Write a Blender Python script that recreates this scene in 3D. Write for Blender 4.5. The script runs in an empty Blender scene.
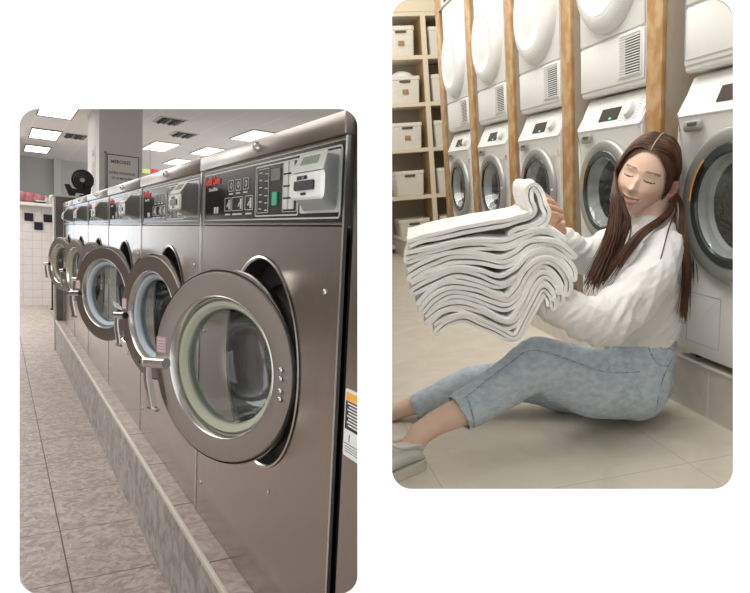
import bpy, bmesh, math, random
from math import sin, cos, pi, radians
from mathutils import Vector, Matrix, noise
from mathutils.bvhtree import BVHTree
random.seed(7)
scn = bpy.context.scene
C = bpy.context.collection
V = Vector

# ------------------------------------------------------------------ camera
F_PX, PPX, PPY = 639.644, 413.508, 330.239          # focal length and principal point for a 750x593 frame
RR = Matrix(((0.970826037, -0.22835694, -0.07314311), (-0.124866173, -0.221042377, -0.967237668), (0.204707707, 0.948152612, -0.243107752)))
tR = V((0.848037287, 0.200677345, 2.368734398))
RL = Matrix(((0.838908364, -0.540817793, 0.061228028), (-0.015851519, -0.136724876, -0.990482225), (0.544041805, 0.829953266, -0.123272426)))
tL = V((-0.108292729, -0.16560873, 1.005629147))
camd = bpy.data.cameras.new('camera'); cam = bpy.data.objects.new('camera', camd); C.objects.link(cam)
cR = RR.transposed()
pos = -(cR @ tR)
ax, ay, az = V(RR[0]), V(RR[1]), V(RR[2])
cam.matrix_world = Matrix(((ax.x, -ay.x, -az.x, pos.x), (ax.y, -ay.y, -az.y, pos.y), (ax.z, -ay.z, -az.z, pos.z), (0, 0, 0, 1)))
camd.sensor_width = 36; camd.lens = F_PX / 750 * 36
camd.shift_x = -(PPX - 375) / 750; camd.shift_y = (PPY - 296.5) / 750
camd.clip_start = 0.02
scn.camera = cam
# the left laundromat stands in its own frame (row of machines along its Y axis)
ML = (cR @ RL).to_4x4(); ML.translation = cR @ (tL - tR)
# world frame of the display wall (x right, y up, z away)
MW = Matrix(((ax.x, -ay.x, az.x, pos.x), (ax.y, -ay.y, az.y, pos.y), (ax.z, -ay.z, az.z, pos.z), (0, 0, 0, 1)))
WALL = 0.84

# ------------------------------------------------------------------ world, exposure
w = bpy.data.worlds.new('world'); scn.world = w; w.use_nodes = True
w.node_tree.nodes['Background'].inputs[0].default_value = (1, 1, 1, 1)
w.node_tree.nodes['Background'].inputs[1].default_value = 1.22
scn.view_settings.view_transform = 'Standard'; scn.view_settings.look = 'None'
scn.view_settings.exposure = 0.0; scn.view_settings.gamma = 1.0; scn.view_settings.use_curve_mapping = False

def area(name, loc, rot, sx, sy, power, col=(1, 1, 1), M=None):
    l = bpy.data.lights.new(name, 'AREA'); l.shape = 'RECTANGLE'; l.size = sx; l.size_y = sy; l.energy = power; l.color = col
    o = bpy.data.objects.new(name, l); C.objects.link(o)
    m = Matrix.Translation(loc) @ rot.to_4x4()
    o.matrix_world = (M @ m) if M else m
    return o
DOWN = Matrix.Identity(3)
RX = lambda a: Matrix.Rotation(radians(a), 3, 'X')
RY = lambda a: Matrix.Rotation(radians(a), 3, 'Y')
# right laundry: soft ceiling light
area('ceiling_lamp_right_room', (-0.85, 0.9, 3.12), DOWN, 1.8, 3.0, 76, (1.0, .97, .91))
area('ceiling_lamp_right_room_back', (-0.1, 3.4, 3.12), DOWN, 1.0, 1.6, 15, (1.0, .96, .89))
area('ceiling_lamp_right_room_front', (-1.3, -.9, 3.12), DOWN, 1.6, 1.2, 42, (1.0, .97, .93))
# left laundry: light of the fluorescent panels
area('ceiling_lamp_left_room', (-1.2, 1.6, 1.0), DOWN, 1.3, 3.2, 32, (1.0, .975, .95), ML)
area('ceiling_lamp_left_room_back', (-1.25, 6.9, 1.0), DOWN, 1.3, 4.4, 78, (1.0, .985, .96), ML)

# ------------------------------------------------------------------ materials
def nt(name):
    m = bpy.data.materials.new(name); m.use_nodes = True; return m, m.node_tree, m.node_tree.nodes['Principled BSDF']
def mat(name, col, rough=.5, metal=0, col2=None, scale=5, stretch=(1, 1, 1), bump=0, bscale=None, emit=0, spec=None, coat=0, detail=4, ramp=(.35, .65), trans=0, ior=1.45, sheen=0, alpha=1):
    m, t, b = nt(name)
    b.inputs['Base Color'].default_value = (*col, 1); b.inputs['Roughness'].default_value = rough; b.inputs['Metallic'].default_value = metal
    if spec is not None: b.inputs['Specular IOR Level'].default_value = spec
    if coat: b.inputs['Coat Weight'].default_value = coat; b.inputs['Coat Roughness'].default_value = .08
    if trans: b.inputs['Transmission Weight'].default_value = trans; b.inputs['IOR'].default_value = ior
    if sheen: b.inputs['Sheen Weight'].default_value = sheen
    if emit: b.inputs['Emission Color'].default_value = (*col, 1); b.inputs['Emission Strength'].default_value = emit
    if col2 or bump:
        tc = t.nodes.new('ShaderNodeTexCoord'); mp = t.nodes.new('ShaderNodeMapping'); mp.inputs['Scale'].default_value = stretch
        t.links.new(tc.outputs['Object'], mp.inputs[0])
    if col2:
        n = t.nodes.new('ShaderNodeTexNoise'); n.inputs['Scale'].default_value = scale; n.inputs['Detail'].default_value = detail
        r = t.nodes.new('ShaderNodeValToRGB'); r.color_ramp.elements[0].position = ramp[0]; r.color_ramp.elements[1].position = ramp[1]
        r.color_ramp.elements[0].color = (*col, 1); r.color_ramp.elements[1].color = (*col2, 1)
        t.links.new(mp.outputs[0], n.inputs[0]); t.links.new(n.outputs[0], r.inputs[0]); t.links.new(r.outputs[0], b.inputs['Base Color'])
    if bump:
        n2 = t.nodes.new('ShaderNodeTexNoise'); n2.inputs['Scale'].default_value = bscale or scale; n2.inputs['Detail'].default_value = 5
        bp = t.nodes.new('ShaderNodeBump'); bp.inputs['Strength'].default_value = bump; bp.inputs['Distance'].default_value = .01
        t.links.new(mp.outputs[0], n2.inputs[0]); t.links.new(n2.outputs[0], bp.inputs['Height']); t.links.new(bp.outputs[0], b.inputs['Normal'])
    return m
def tilemat(name, cols, grout, w, h, mortar, rough=.4, veins=None, org=(0, 0, 0), rot=(0, 0, 0), bump=.3, offset=0, vscale=9):
    """tiles on object XY (after the mapping): brick texture with noise-varied faces"""
    m, t, b = nt(name)
    b.inputs['Roughness'].default_value = rough
    tc = t.nodes.new('ShaderNodeTexCoord'); mp = t.nodes.new('ShaderNodeMapping'); mp.vector_type = 'POINT'
    mp.inputs['Location'].default_value = org; mp.inputs['Rotation'].default_value = rot
    br = t.nodes.new('ShaderNodeTexBrick'); br.offset = offset; br.squash = 1
    br.inputs['Scale'].default_value = 1; br.inputs['Brick Width'].default_value = w; br.inputs['Row Height'].default_value = h
    br.inputs['Mortar Size'].default_value = mortar; br.inputs['Mortar Smooth'].default_value = .2
    br.inputs['Mortar'].default_value = (*grout, 1)
    n = t.nodes.new('ShaderNodeTexNoise'); n.inputs['Scale'].default_value = vscale; n.inputs['Detail'].default_value = 7; n.inputs['Distortion'].default_value = 1.6
    r = t.nodes.new('ShaderNodeValToRGB'); r.color_ramp.elements[0].position = .38; r.color_ramp.elements[1].position = .62
    r.color_ramp.elements[0].color = (*cols[0], 1); r.color_ramp.elements[1].color = (*cols[1], 1)
    t.links.new(tc.outputs['Object'], mp.inputs[0]); t.links.new(mp.outputs[0], br.inputs[0]); t.links.new(tc.outputs['Object'], n.inputs[0])
    t.links.new(n.outputs[0], r.inputs[0]); t.links.new(r.outputs[0], br.inputs['Color1']); t.links.new(r.outputs[0], br.inputs['Color2'])
    t.links.new(br.outputs['Color'], b.inputs['Base Color'])
    bp = t.nodes.new('ShaderNodeBump'); bp.inputs['Strength'].default_value = bump; bp.inputs['Distance'].default_value = .004; 
    mx = t.nodes.new('ShaderNodeMath'); mx.operation = 'SUBTRACT'; t.links.new(n.outputs[0], mx.inputs[0]); t.links.new(br.outputs['Fac'], mx.inputs[1])
    t.links.new(mx.outputs[0], bp.inputs['Height']); t.links.new(bp.outputs[0], b.inputs['Normal'])
    return m
def steel(name, col, rough, stretch, amt=.12, aniso=0):
    m, t, b = nt(name)
    b.inputs['Base Color'].default_value = (*col, 1); b.inputs['Metallic'].default_value = 1
    tc = t.nodes.new('ShaderNodeTexCoord'); mp = t.nodes.new('ShaderNodeMapping'); mp.inputs['Scale'].default_value = stretch
    n = t.nodes.new('ShaderNodeTexNoise'); n.inputs['Scale'].default_value = 1; n.inputs['Detail'].default_value = 6
    mr = t.nodes.new('ShaderNodeMapRange'); mr.inputs[3].default_value = rough - amt / 2; mr.inputs[4].default_value = rough + amt / 2
    bp = t.nodes.new('ShaderNodeBump'); bp.inputs['Strength'].default_value = .03; bp.inputs['Distance'].default_value = .002
    t.links.new(tc.outputs['Object'], mp.inputs[0]); t.links.new(mp.outputs[0], n.inputs[0]); t.links.new(n.outputs[0], mr.inputs[0])
    t.links.new(mr.outputs[0], b.inputs['Roughness']); t.links.new(n.outputs[0], bp.inputs['Height']); t.links.new(bp.outputs[0], b.inputs['Normal'])
    return m
def glassy(name, col=(1, 1, 1), rough=.02, k=.36):
    """thin clear shell: mostly transparent with a glossy skin"""
    m = bpy.data.materials.new(name); m.use_nodes = True; t = m.node_tree; t.nodes.clear()
    o = t.nodes.new('ShaderNodeOutputMaterial'); a = t.nodes.new('ShaderNodeBsdfTransparent'); g = t.nodes.new('ShaderNodeBsdfGlossy')
    a.inputs[0].default_value = (*col, 1); g.inputs['Roughness'].default_value = rough
    mx = t.nodes.new('ShaderNodeMixShader'); lw = t.nodes.new('ShaderNodeLayerWeight'); lw.inputs[0].default_value = .35
    mt = t.nodes.new('ShaderNodeMath'); mt.operation = 'MULTIPLY_ADD'; mt.inputs[1].default_value = k; mt.inputs[2].default_value = .05
    t.links.new(lw.outputs['Facing'], mt.inputs[0]); t.links.new(mt.outputs[0], mx.inputs[0])
    t.links.new(a.outputs[0], mx.inputs[1]); t.links.new(g.outputs[0], mx.inputs[2]); t.links.new(mx.outputs[0], o.inputs[0])
    return m

m_paint = mat('white_wall_paint', (.90, .90, .90), .9)
m_steel = steel('brushed_steel', (.47, .43, .395), .23, (60, 60, 1.2))
m_steelcap = steel('brushed_steel_cap', (.47, .43, .39), .30, (60, 60, 1.2))
m_door = steel('door_steel', (.47, .43, .395), .36, (8, 8, 40))
m_chrome = mat('chrome', (.68, .67, .65), .2, 1)
m_seam = mat('bright_seam', (.8, .8, .79), .3, 1)
m_black = mat('black_enamel', (.012, .012, .013), .28)
m_blackpanel = mat('black_control_panel', (.012, .012, .014), .22, spec=.28)
m_rubber = mat('black_rubber', (.02, .02, .022), .6)
m_gcream = mat('cream_gasket', (.62, .64, .50), .5)
m_gblue = mat('pale_blue_gasket', (.62, .72, .80), .5)
m_glass = glassy('door_glass', (.80, .83, .83), k=.55)
m_white = mat('white_plastic', (.80, .80, .77), .4)
m_print = mat('white_print', (.75, .75, .74), .6)
m_red = mat('red_print', (.85, .05, .035), .5)
m_green = mat('green_key', (.02, .50, .25), .4)
m_lcd = mat('display_glass', (.20, .23, .21), .15)
m_lcdg = mat('green_display', (.32, .42, .34), .2)
m_grey = mat('grey_plastic', (.40, .42, .42), .42, col2=(.45, .47, .47), scale=30)
m_lgrey = mat('light_grey_plastic', (.66, .67, .64), .42)
m_mesh = None

# ------------------------------------------------------------------ mesh builder
class B:
    def __init__(s): s.bm = bmesh.new()
    def box(s, x0, x1, y0, y1, z0, z1, bev=0, seg=2, M=None):
        vs = [s.bm.verts.new(p) for p in ((x0, y0, z0), (x1, y0, z0), (x1, y1, z0), (x0, y1, z0), (x0, y0, z1), (x1, y0, z1), (x1, y1, z1), (x0, y1, z1))]
        fs = [s.bm.faces.new([vs[i] for i in q]) for q in ((0, 3, 2, 1), (4, 5, 6, 7), (0, 1, 5, 4), (1, 2, 6, 5), (2, 3, 7, 6), (3, 0, 4, 7))]
        if bev:
            es = list({e for f in fs for e in f.edges})
            r = bmesh.ops.bevel(s.bm, geom=es, offset=bev, segments=seg, affect='EDGES', profile=.5)
            vs = list({v for f in r['faces'] for v in f.verts} | {v for v in vs if v.is_valid})
        if M: bmesh.ops.transform(s.bm, matrix=M, verts=[v for v in vs if v.is_valid])
        return s
    def loft(s, rings, cap=True, close=True):
        """rings: lists of equal length of points"""
        R = [[s.bm.verts.new(p) for p in r] for r in rings]
        n = len(R[0])
        for a, b in zip(R, R[1:]):
            for i in range(n if close else n - 1):
                j = (i + 1) % n
                s.bm.faces.new((a[i], a[j], b[j], b[i]))
        if cap:
            s.bm.faces.new(R[0][::-1]); s.bm.faces.new(R[-1])
        return s
    def lathe(s, prof, c, axis='X', n=64, a0=0, a1=2 * pi, cap=False):
        full = abs(a1 - a0 - 2 * pi) < 1e-6
        k = n if full else n + 1
        rings = []
        for x, r in prof:
            ring = []
            for i in range(k):
                t = a0 + (a1 - a0) * i / n
                if axis == 'X': p = (c[0] + x, c[1] + r * cos(t), c[2] + r * sin(t))
                elif axis == 'Y': p = (c[0] + r * cos(t), c[1] + x, c[2] + r * sin(t))
                else: p = (c[0] + r * cos(t), c[1] + r * sin(t), c[2] + x)
                ring.append(p)
            rings.append(ring)
        return s.loft(rings, cap=cap, close=full)
    def cyl(s, p0, p1, r0, r1=None, n=20):
        r1 = r0 if r1 is None else r1
        return s.tube([p0, p1], [r0, r1], n)
    def tube(s, path, rad, n=10, cap=True, flat=1.0, up=None):
        path = [V(p) for p in path]; m = len(path)
        if not hasattr(rad, '__len__'): rad = [rad] * m
        rings = []; prev = None
        for i, p in enumerate(path):
            d = (path[min(i + 1, m - 1)] - path[max(i - 1, 0)])
            d = d.normalized() if d.length > 1e-9 else V((0, 0, 1))
            if prev is None:
                u = V(up) if up is not None else (V((0, 0, 1)) if abs(d.z) < .9 else V((1, 0, 0)))
                u = (u - d * u.dot(d)).normalized()
            else:
                u = (prev - d * prev.dot(d)); u = u.normalized() if u.length > 1e-6 else prev
            prev = u; w = d.cross(u)
            rings.append([p + (u * cos(2 * pi * k / n) * flat + w * sin(2 * pi * k / n)) * rad[i] for k in range(n)])
        return s.loft(rings, cap=cap)
    def sphere(s, c, r, u=16, v=10, M=None):
        r = (r, r, r) if not hasattr(r, '__len__') else r
        mm = Matrix.Translation(c) @ (M.to_4x4() if M else Matrix.Identity(4)) @ Matrix.Diagonal((*r, 1))
        bmesh.ops.create_uvsphere(s.bm, u_segments=u, v_segments=v, radius=1, matrix=mm); return s
    def poly(s, pts, th=None, d=None):
        vs = [s.bm.verts.new(p) for p in pts]; f = s.bm.faces.new(vs)
        if th:
            r = bmesh.ops.extrude_face_region(s.bm, geom=[f])
            bmesh.ops.translate(s.bm, verts=[v for v in r['geom'] if isinstance(v, bmesh.types.BMVert)], vec=V(d) * th)
        return s
    def clip(s, planes, margin=0, fill=True):
        for co, no in planes:
            bmesh.ops.bisect_plane(s.bm, geom=s.bm.verts[:] + s.bm.edges[:] + s.bm.faces[:], plane_co=co, plane_no=no, clear_outer=True)
            es = [e for e in s.bm.edges if e.is_boundary]
            if es and fill: bmesh.ops.holes_fill(s.bm, edges=es, sides=0)
        return s
    def build(s, name, m, parent=None, smooth=True, off=None, sharp=40, loc=None):
        bmesh.ops.recalc_face_normals(s.bm, faces=s.bm.faces[:])
        if off is not None: bmesh.ops.translate(s.bm, verts=s.bm.verts[:], vec=-V(off))
        me = bpy.data.meshes.new(name); s.bm.to_mesh(me); s.bm.free()
        me.materials.append(m)
        if smooth:
            me.polygons.foreach_set('use_smooth', [True] * len(me.polygons))
            me.set_sharp_from_angle(angle=radians(sharp))
        o = bpy.data.objects.new(name, me); C.objects.link(o)
        if parent: o.parent = parent
        if loc is not None: o.location = loc
        return o

def tag(o, label=None, cat=None, group=None, kind=None):
    if label: o['label'] = label
    if cat: o['category'] = cat
    if group: o['group'] = group
    if kind: o['kind'] = kind
    return o
def thing(name, label, cat, loc=(0, 0, 0), group=None):
    o = bpy.data.objects.new(name, None); C.objects.link(o); o.location = loc; o.empty_display_size = .05
    return tag(o, label, cat, group)
def kids(o): return [c for c in bpy.data.objects if c.parent == o]
def dup(root, loc, label=None):
    r = root.copy(); C.objects.link(r); r.location = loc
    if label: r['label'] = label
    for ch in kids(root):
        c = ch.copy(); C.objects.link(c); c.parent = r
        for g in kids(ch):
            d = g.copy(); C.objects.link(d); d.parent = c
    return r
def text(name, s, size, M, m, parent=None, ext=.0006, bold=0, sx=1, off=None, align='LEFT', tagit=None):
    cu = bpy.data.curves.new(name, 'FONT'); cu.body = s; cu.size = size; cu.extrude = ext; cu.offset = bold; cu.align_x = align
    cu.resolution_u = 3
    o = bpy.data.objects.new(name, cu); C.objects.link(o)
    dg = bpy.context.evaluated_depsgraph_get(); dg.update()
    me = bpy.data.meshes.new_from_object(o.evaluated_get(dg)); bpy.data.objects.remove(o); bpy.data.curves.remove(cu)
    me.transform(M @ Matrix.Diagonal((sx, 1, 1, 1)))
    if off is not None: me.transform(Matrix.Translation(-V(off)))
    me.materials.clear(); me.materials.append(m)
    ob = bpy.data.objects.new(name, me); C.objects.link(ob)
    if parent: ob.parent = parent
    return ob
def join_text(items, name, m, parent, off=None):
    """items: (string, size, Matrix, sx, bold) -> one mesh"""
    bm = bmesh.new()
    for s, size, M, sx, bold in items:
        o = text('tmp', s, size, M, m, None, bold=bold, sx=sx); bm.from_mesh(o.data); me = o.data
        bpy.data.objects.remove(o); bpy.data.meshes.remove(me)
    b = B(); b.bm.free(); b.bm = bm
    return b.build(name, m, parent, smooth=False, off=off)
def cr(pts, n=8):
    """Catmull-Rom through points of any dimension"""
    pts = [V(p) for p in pts]; P = [pts[0] * 2 - pts[1]] + pts + [pts[-1] * 2 - pts[-2]]; out = []
    for i in range(1, len(P) - 2):
        a, b, c, d = P[i - 1:i + 3]
        for k in range(n):
            t = k / n
            out.append(.5 * ((2 * b) + (c - a) * t + (2 * a - 5 * b + 4 * c - d) * t * t + (3 * b - a - 3 * c + d) * t ** 3))
    out.append(pts[-1]); return out

# ------------------------------------------------------------------ the white display wall with its two rounded openings
def rrect(x0, x1, y0, y1, r, n=10):
    out = []
    for cx, cy, a in ((x1 - r, y1 - r, 0), (x0 + r, y1 - r, 90), (x0 + r, y0 + r, 180), (x1 - r, y0 + r, 270)):
        for i in range(n + 1):
            t = radians(a + 90 * i / n); out.append((cx + r * cos(t), cy + r * sin(t)))
    return out
holes = [rrect(-0.5174, -0.0736, -0.3461, 0.2905, .0235), rrect(-0.0282, 0.4195, -0.2083, 0.435, .0255)]
def grow(h, g):
    n = len(h); out = []
    for i in range(n):
        a, b = V(h[i - 1]), V(h[(i + 1) % n]); d = (b - a).normalized(); out.append((h[i][0] + d.y * g, h[i][1] - d.x * g))
    return out
bw = B()
def sheet(hs, z, zb_flip):
    loops = []
    outer = [(-2.2, -1.35), (2.2, -1.35), (2.2, 1.35), (-2.2, 1.35)]
    es = []
    for L in [outer] + hs:
        vs = [bw.bm.verts.new((x, y, z)) for x, y in L]; loops.append(vs)
        for i in range(len(vs)): es.append(bw.bm.edges.new((vs[i - 1], vs[i])))
    bmesh.ops.triangle_fill(bw.bm, use_beauty=True, edges=es)
    return loops
A = sheet(holes, WALL, 0); Bk = sheet([grow(h, .012) for h in holes], WALL + .02, 1)
for la, lb in zip(A, Bk):
    for i in range(len(la)): bw.bm.faces.new((la[i - 1], la[i], lb[i], lb[i - 1]))
o = bw.build('wall_front', m_paint, None, smooth=False); o.matrix_world = MW; tag(o, 'smooth white front wall with two tall rounded openings', 'wall', kind='structure')

# clipping planes (world): behind the display wall; party wall between the two rooms
def wplane(pw, nw): return ((MW @ V(pw)), (MW.to_3x3() @ V(nw)))
P_FRONT = wplane((0, 0, WALL + .021), (0, 0, -1))
P_RIGHT = wplane((-.06 * 1.0 + .014, 0, 1), (-1, 0, -.06))      # keep what is right of the party wall
P_LEFT = wplane((-.06 * 1.0 - .014, 0, 1), (1, 0, .06))         # keep what is left of it
P_LEFT2 = wplane((-.06 * 1.0 - .020, 0, 1), (1, 0, .06))
MLi = ML.inverted()
def toL(pl): return (MLi @ pl[0], MLi.to_3x3() @ pl[1])
LF, LP, LP2 = toL(P_FRONT), toL(P_LEFT), toL(P_LEFT2)
b = B().box(-.0135, .0135, -1.6, 1.6, 0, 11)
o = b.build('wall_party', m_paint, None, smooth=False)
yaw = math.atan2(-.06, 1)
o.matrix_world = MW @ Matrix.Translation((-.06 * (WALL + .021), 0, WALL + .021)) @ Matrix.Rotation(yaw, 4, 'Y')
tag(o, 'plain partition wall between the two laundry rooms', 'wall', kind='structure')
Lobj = []          # top-level things of the left room, moved into place at the end
def L(o): Lobj.append(o); return o
# ================================================================== LEFT LAUNDRY (frame: X into the machines, Y along the row, Z up, 0 = lower edge of the control panels)
W_ = .851; ZB = -.7945; ZF = -1.0487; XC = -.0556; ZC = 1.06; KC = 1.238; KX = lambda x: -.459 + (x + .459) * KC; KY = lambda y: -.916 + (y + .916) * KC; NM = 6; YE = NM * W_
m_floorL = tilemat('textured_floor_tiles', ((.40, .325, .28), (.62, .55, .50)), (.15, .13, .115), .37, .37, .0024, .45, org=(.295, -.33, 0), bump=1.0, vscale=24)
m_curb = tilemat('curb_marble_tiles', ((.30, .28, .275), (.56, .53, .51)), (.62, .60, .57), .37, 2, .003, .4, org=(0, .16, 0), rot=(0, 0, 0), bump=.1, vscale=13)
m_ledge = tilemat('ledge_tiles', ((.42, .345, .30), (.60, .53, .475)), (.17, .14, .13), .5, .37, .004, .45, org=(.2, -.16, 0), bump=.5, vscale=18)
m_ceilL = tilemat('ceiling_tiles', ((.80, .77, .73), (.84, .81, .77)), (.90, .89, .87), .2996, .916, .006, .9, org=(.123, .73, 0), bump=.05, vscale=60)
m_walltile = tilemat('white_wall_tiles', ((.78, .74, .71), (.82, .78, .75)), (.62, .59, .57), .106, .106, .0035, .3, org=(.2, 0, 0), bump=.05)
m_trim = mat('ivory_edge_trim', (.80, .76, .66), .4)
m_wallL = mat('grey_painted_wall', (.62, .62, .61), .85)
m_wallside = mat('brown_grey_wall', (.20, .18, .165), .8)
m_col = mat('painted_column', (.74, .735, .71), .8)
m_light = mat('lit_diffuser', (1, .985, .95), .5, emit=1.6)
m_dark = mat('dark_grille', (.03, .03, .035), .6)
m_darkwood = mat('grey_stone_panel', (.17, .16, .15), .5, col2=(.25, .235, .22), scale=14)

def shell(name, b, m, label, inv=None):
    o = b.clip([LF, LP]).build(name, m, None, smooth=False); tag(o, label, kind='structure'); return L(o)
shell('floor', B().box(-2.4, 2.2, -.6, 11.3, ZF - .05, ZF), m_floorL, 'textured beige-brown tiled floor of the stainless-steel laundry')
shell('ceiling', B().box(-2.4, 2.2, -.6, 11.3, ZC, ZC + .05), m_ceilL, 'tiled suspended ceiling of the stainless-steel laundry')
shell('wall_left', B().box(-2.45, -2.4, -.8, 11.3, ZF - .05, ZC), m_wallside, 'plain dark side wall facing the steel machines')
# far wall: tiled below, painted above; window to its left
WY = 8.76
b = B().box(-.30, 2.2, KY(WY), KY(WY) + .05, ZF, ZC); b.box(-.30, 2.2, WY + .015, WY + .06, ZF, .24); b.box(-.36, -.30, WY + .015, KY(WY), ZF, ZC); b.box(-2.4, -.30, WY + .015, WY + .06, ZF, -.50); b.box(-2.4, -.30, WY + .015, WY + .06, .60, ZC); b.box(-2.4, -1.27, WY + .015, WY + .06, -.5, .60)
shell('wall_back', b, m_wallL, 'grey upper far wall behind the steel machines')
b = B().box(0, 1.9, 0, 1.33, -.012, 0)
o = b.build('wall_back', m_walltile, None, smooth=False); o.matrix_world = Matrix.Translation((-.30, WY + .012, ZF)) @ Matrix.Rotation(radians(90), 4, 'X')
tag(o, 'white square tiles covering the far wall below the ledge', kind='structure'); L(o)
# black checker tiles
b = B()
for k in range(1, 9):
    for r in (0, 1):
        x = -.30 + .106 * (2 * k + r) + (-.077); z = .145 - .106 * r
        b.box(x + .004, x + .102, WY - .006, WY + .001, z - .102, z - .004)
o = b.build('trim_1', mat('black_wall_tile', (.015, .012, .03), .25), None, smooth=False); tag(o, 'two checkered rows of black tiles on the white far wall', kind='structure'); L(o)
o = B().box(-.30, 1.2, WY - .14, WY + .015, .235, .275, .004).build('trim_2', mat('ledge_white', (.78, .80, .76), .35), None); tag(o, 'white ledge along the top of the far wall tiles', kind='structure'); L(o)
o = B().box(KX(.17), KX(.25), KY(WY) - .08, KY(WY) - .001, .24, ZC).build('trim_3', m_col, None, smooth=False); tag(o, 'pale vertical pilaster on the far grey wall', kind='structure'); L(o)
# daylight window beyond
mw, t, bs = nt('daylight_glazing')
tc = t.nodes.new('ShaderNodeTexCoord'); n = t.nodes.new('ShaderNodeTexNoise'); n.inputs['Scale'].default_value = 2.6; n.inputs['Detail'].default_value = 5
r = t.nodes.new('ShaderNodeValToRGB'); el = r.color_ramp.elements; el[0].position = .42; el[0].color = (.22, .42, .80, 1); el[1].position = .52; el[1].color = (1, 1, 1, 1)
e2 = el.new(.66); e2.color = (.72, .92, .75, 1)
t.links.new(tc.outputs['Object'], n.inputs[0]); t.links.new(n.outputs[0], r.inputs[0]); t.links.new(r.outputs[0], bs.inputs['Emission Color']); bs.inputs['Emission Strength'].default_value = 3.2
bs.inputs['Base Color'].default_value = (.1, .1, .1, 1)
wf = B()
for x in (-1.30, -.80, -.36): wf.box(x, x + .045, WY - .02, WY + .03, -.5, .60)
for z in (-.5, .56): wf.box(-1.30, -.32, WY - .02, WY + .03, z, z + .04)
o = wf.build('window_1', m_lgrey, None, smooth=False); tag(o, 'bright shopfront window at the far end, left of the tiled wall', kind='structure'); L(o)
p = B().box(-1.27, -.33, WY + .03, WY + .04, -.48, .58).build('window_pane', mw, o, smooth=False)

# curb the machines stand on
b = B().box(XC + .004, .75, -.9, YE + .05, ZF, ZB - .012); shell('trim_4', b, m_ledge, 'raised tiled platform under the steel machines')
b = B().box(0, YE + 1.3, 0, ZB - ZF - .014, 0, .006)
b2 = B().box(-.9, YE + .05, ZF, ZB - .010, -.006, 0)
mc = Matrix(((0, 0, 1, XC + .004), (1, 0, 0, 0), (0, 1, 0, 0), (0, 0, 0, 1)))
bmesh.ops.bisect_plane(b2.bm, geom=b2.bm.verts[:] + b2.bm.edges[:] + b2.bm.faces[:], plane_co=mc.inverted() @ LF[0], plane_no=mc.to_3x3().inverted() @ LF[1], clear_outer=True)
o = b2.build('trim_5', m_curb, None, smooth=False); o.matrix_world = mc; tag(o, 'grey marbled tile face of the machine platform', kind='structure'); L(o); b.bm.free()
b = B().box(XC, .0, -.9, YE + .05, ZB - .012, ZB - .001); shell('trim_6', b, m_ledge, 'narrow tiled ledge in front of the machines')
b = B().box(XC - .006, XC + .006, -.9, YE + .05, ZB - .012, ZB + .004, .003); shell('trim_7', b, m_trim, 'ivory edge strip along the platform')
# end partition
o = thing('end_partition', 'grey stone-faced partition at the far end of the machine row', 'partition', (.2, YE + .09, ZF))
B().box(-.05, .62, YE + .055, YE + .13, ZF + .255, .225).build('panel', m_darkwood, o, off=o.location)
B().box(XC - .004, .5, YE + .056, YE + .13, ZF, ZF + .254).build('base', m_curb, o, off=o.location)
B().box(-.068, -.05, YE + .05, YE + .135, ZF, .225, .003).build('edge_strip', m_lgrey, o, off=o.location)
B().box(-.075, .62, YE + .045, YE + .30, .225, .243, .003).build('top_ledge', m_lgrey, o, off=o.location); L(o)
# black post at its side
o = thing('floor_post', 'thin black post standing behind the end partition', 'post', (.13, 8.25, ZF))
B().cyl((0, 0, 0), (0, 0, .62), .028, .024).build('shaft', m_rubber, o); B().cyl((0, 0, .0), (0, 0, .02), .04).build('base', m_rubber, o); L(o)

# column with notices
cx0, cx1, cy0, cy1 = .295, .645, 5.36, 6.2
b = B().box(cx0, cx1, cy0, cy1, ZF, ZC); shell('wall_column', b, m_col, 'square painted column behind the far machines')
M = Matrix(((1, 0, 0, .345), (0, 0, 1, cy0 - .003), (0, 1, 0, .305), (0, 0, 0, 1)))
MT = lambda x, y, z: Matrix(((1, 0, 0, x), (0, 0, -1, y), (0, 1, 0, z), (0, 0, 0, 1)))      # text facing -Y
o = thing('notice_sign', 'white paper notice in a dark border on the column', 'sign', (.485, cy0 - .004, .25))
B().box(.355, .615, cy0 - .006, cy0 - .001, .22, .64).build('paper', mat('paper', (.80, .79, .76), .6), o, off=o.location, smooth=False)
b = B(); ink = mat('violet_ink', (.10, .09, .17), .6)
for a in ((.355, .361, .22, .64), (.609, .615, .22, .64), (.355, .615, .633, .64)): b.box(a[0], a[1], cy0 - .008, cy0 - .0055, a[2], a[3])
b.build('border', ink, o, off=o.location, smooth=False)
for tx in (('MI\u00c9RCOLES', .038, MT(.386, cy0 - .007, .567), .82, .0006), ('DOBLE LAVADORAS', .027, MT(.372, cy0 - .007, .475), .86, .0003), ('DE LA MAQUINA', .027, MT(.392, cy0 - .007, .43), .86, .0003),
           ('A MITAD DE PRECIO', .028, MT(.372, cy0 - .007, .335), .8, .0003)): join_text([tx], 'lettering', ink, o, o.location)
L(o)
o = thing('sign_stand_rail', 'slim grey rail with brass top left of the notice', 'rail', (.345, cy0 - .012, .2))
B().box(.337, .349, cy0 - .013, cy0 - .001, .2, .64).build('rail', m_grey, o, off=o.location); B().box(.334, .352, cy0 - .016, cy0 - .001, .64, .657).build('brass_top', mat('brass', (.45, .30, .10), .4, 1), o, off=o.location); L(o)
o = thing('side_notice', 'narrow printed strip on the shaded side of the column', 'sign', (cx0 - .001, 5.75, .3))
B().box(cx0 - .004, cx0 - .0005, 5.62, 5.86, .25, .72).build('paper', mat('paper_grey', (.64, .63, .62), .6), o, off=o.location, smooth=False)
b = B()
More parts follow.
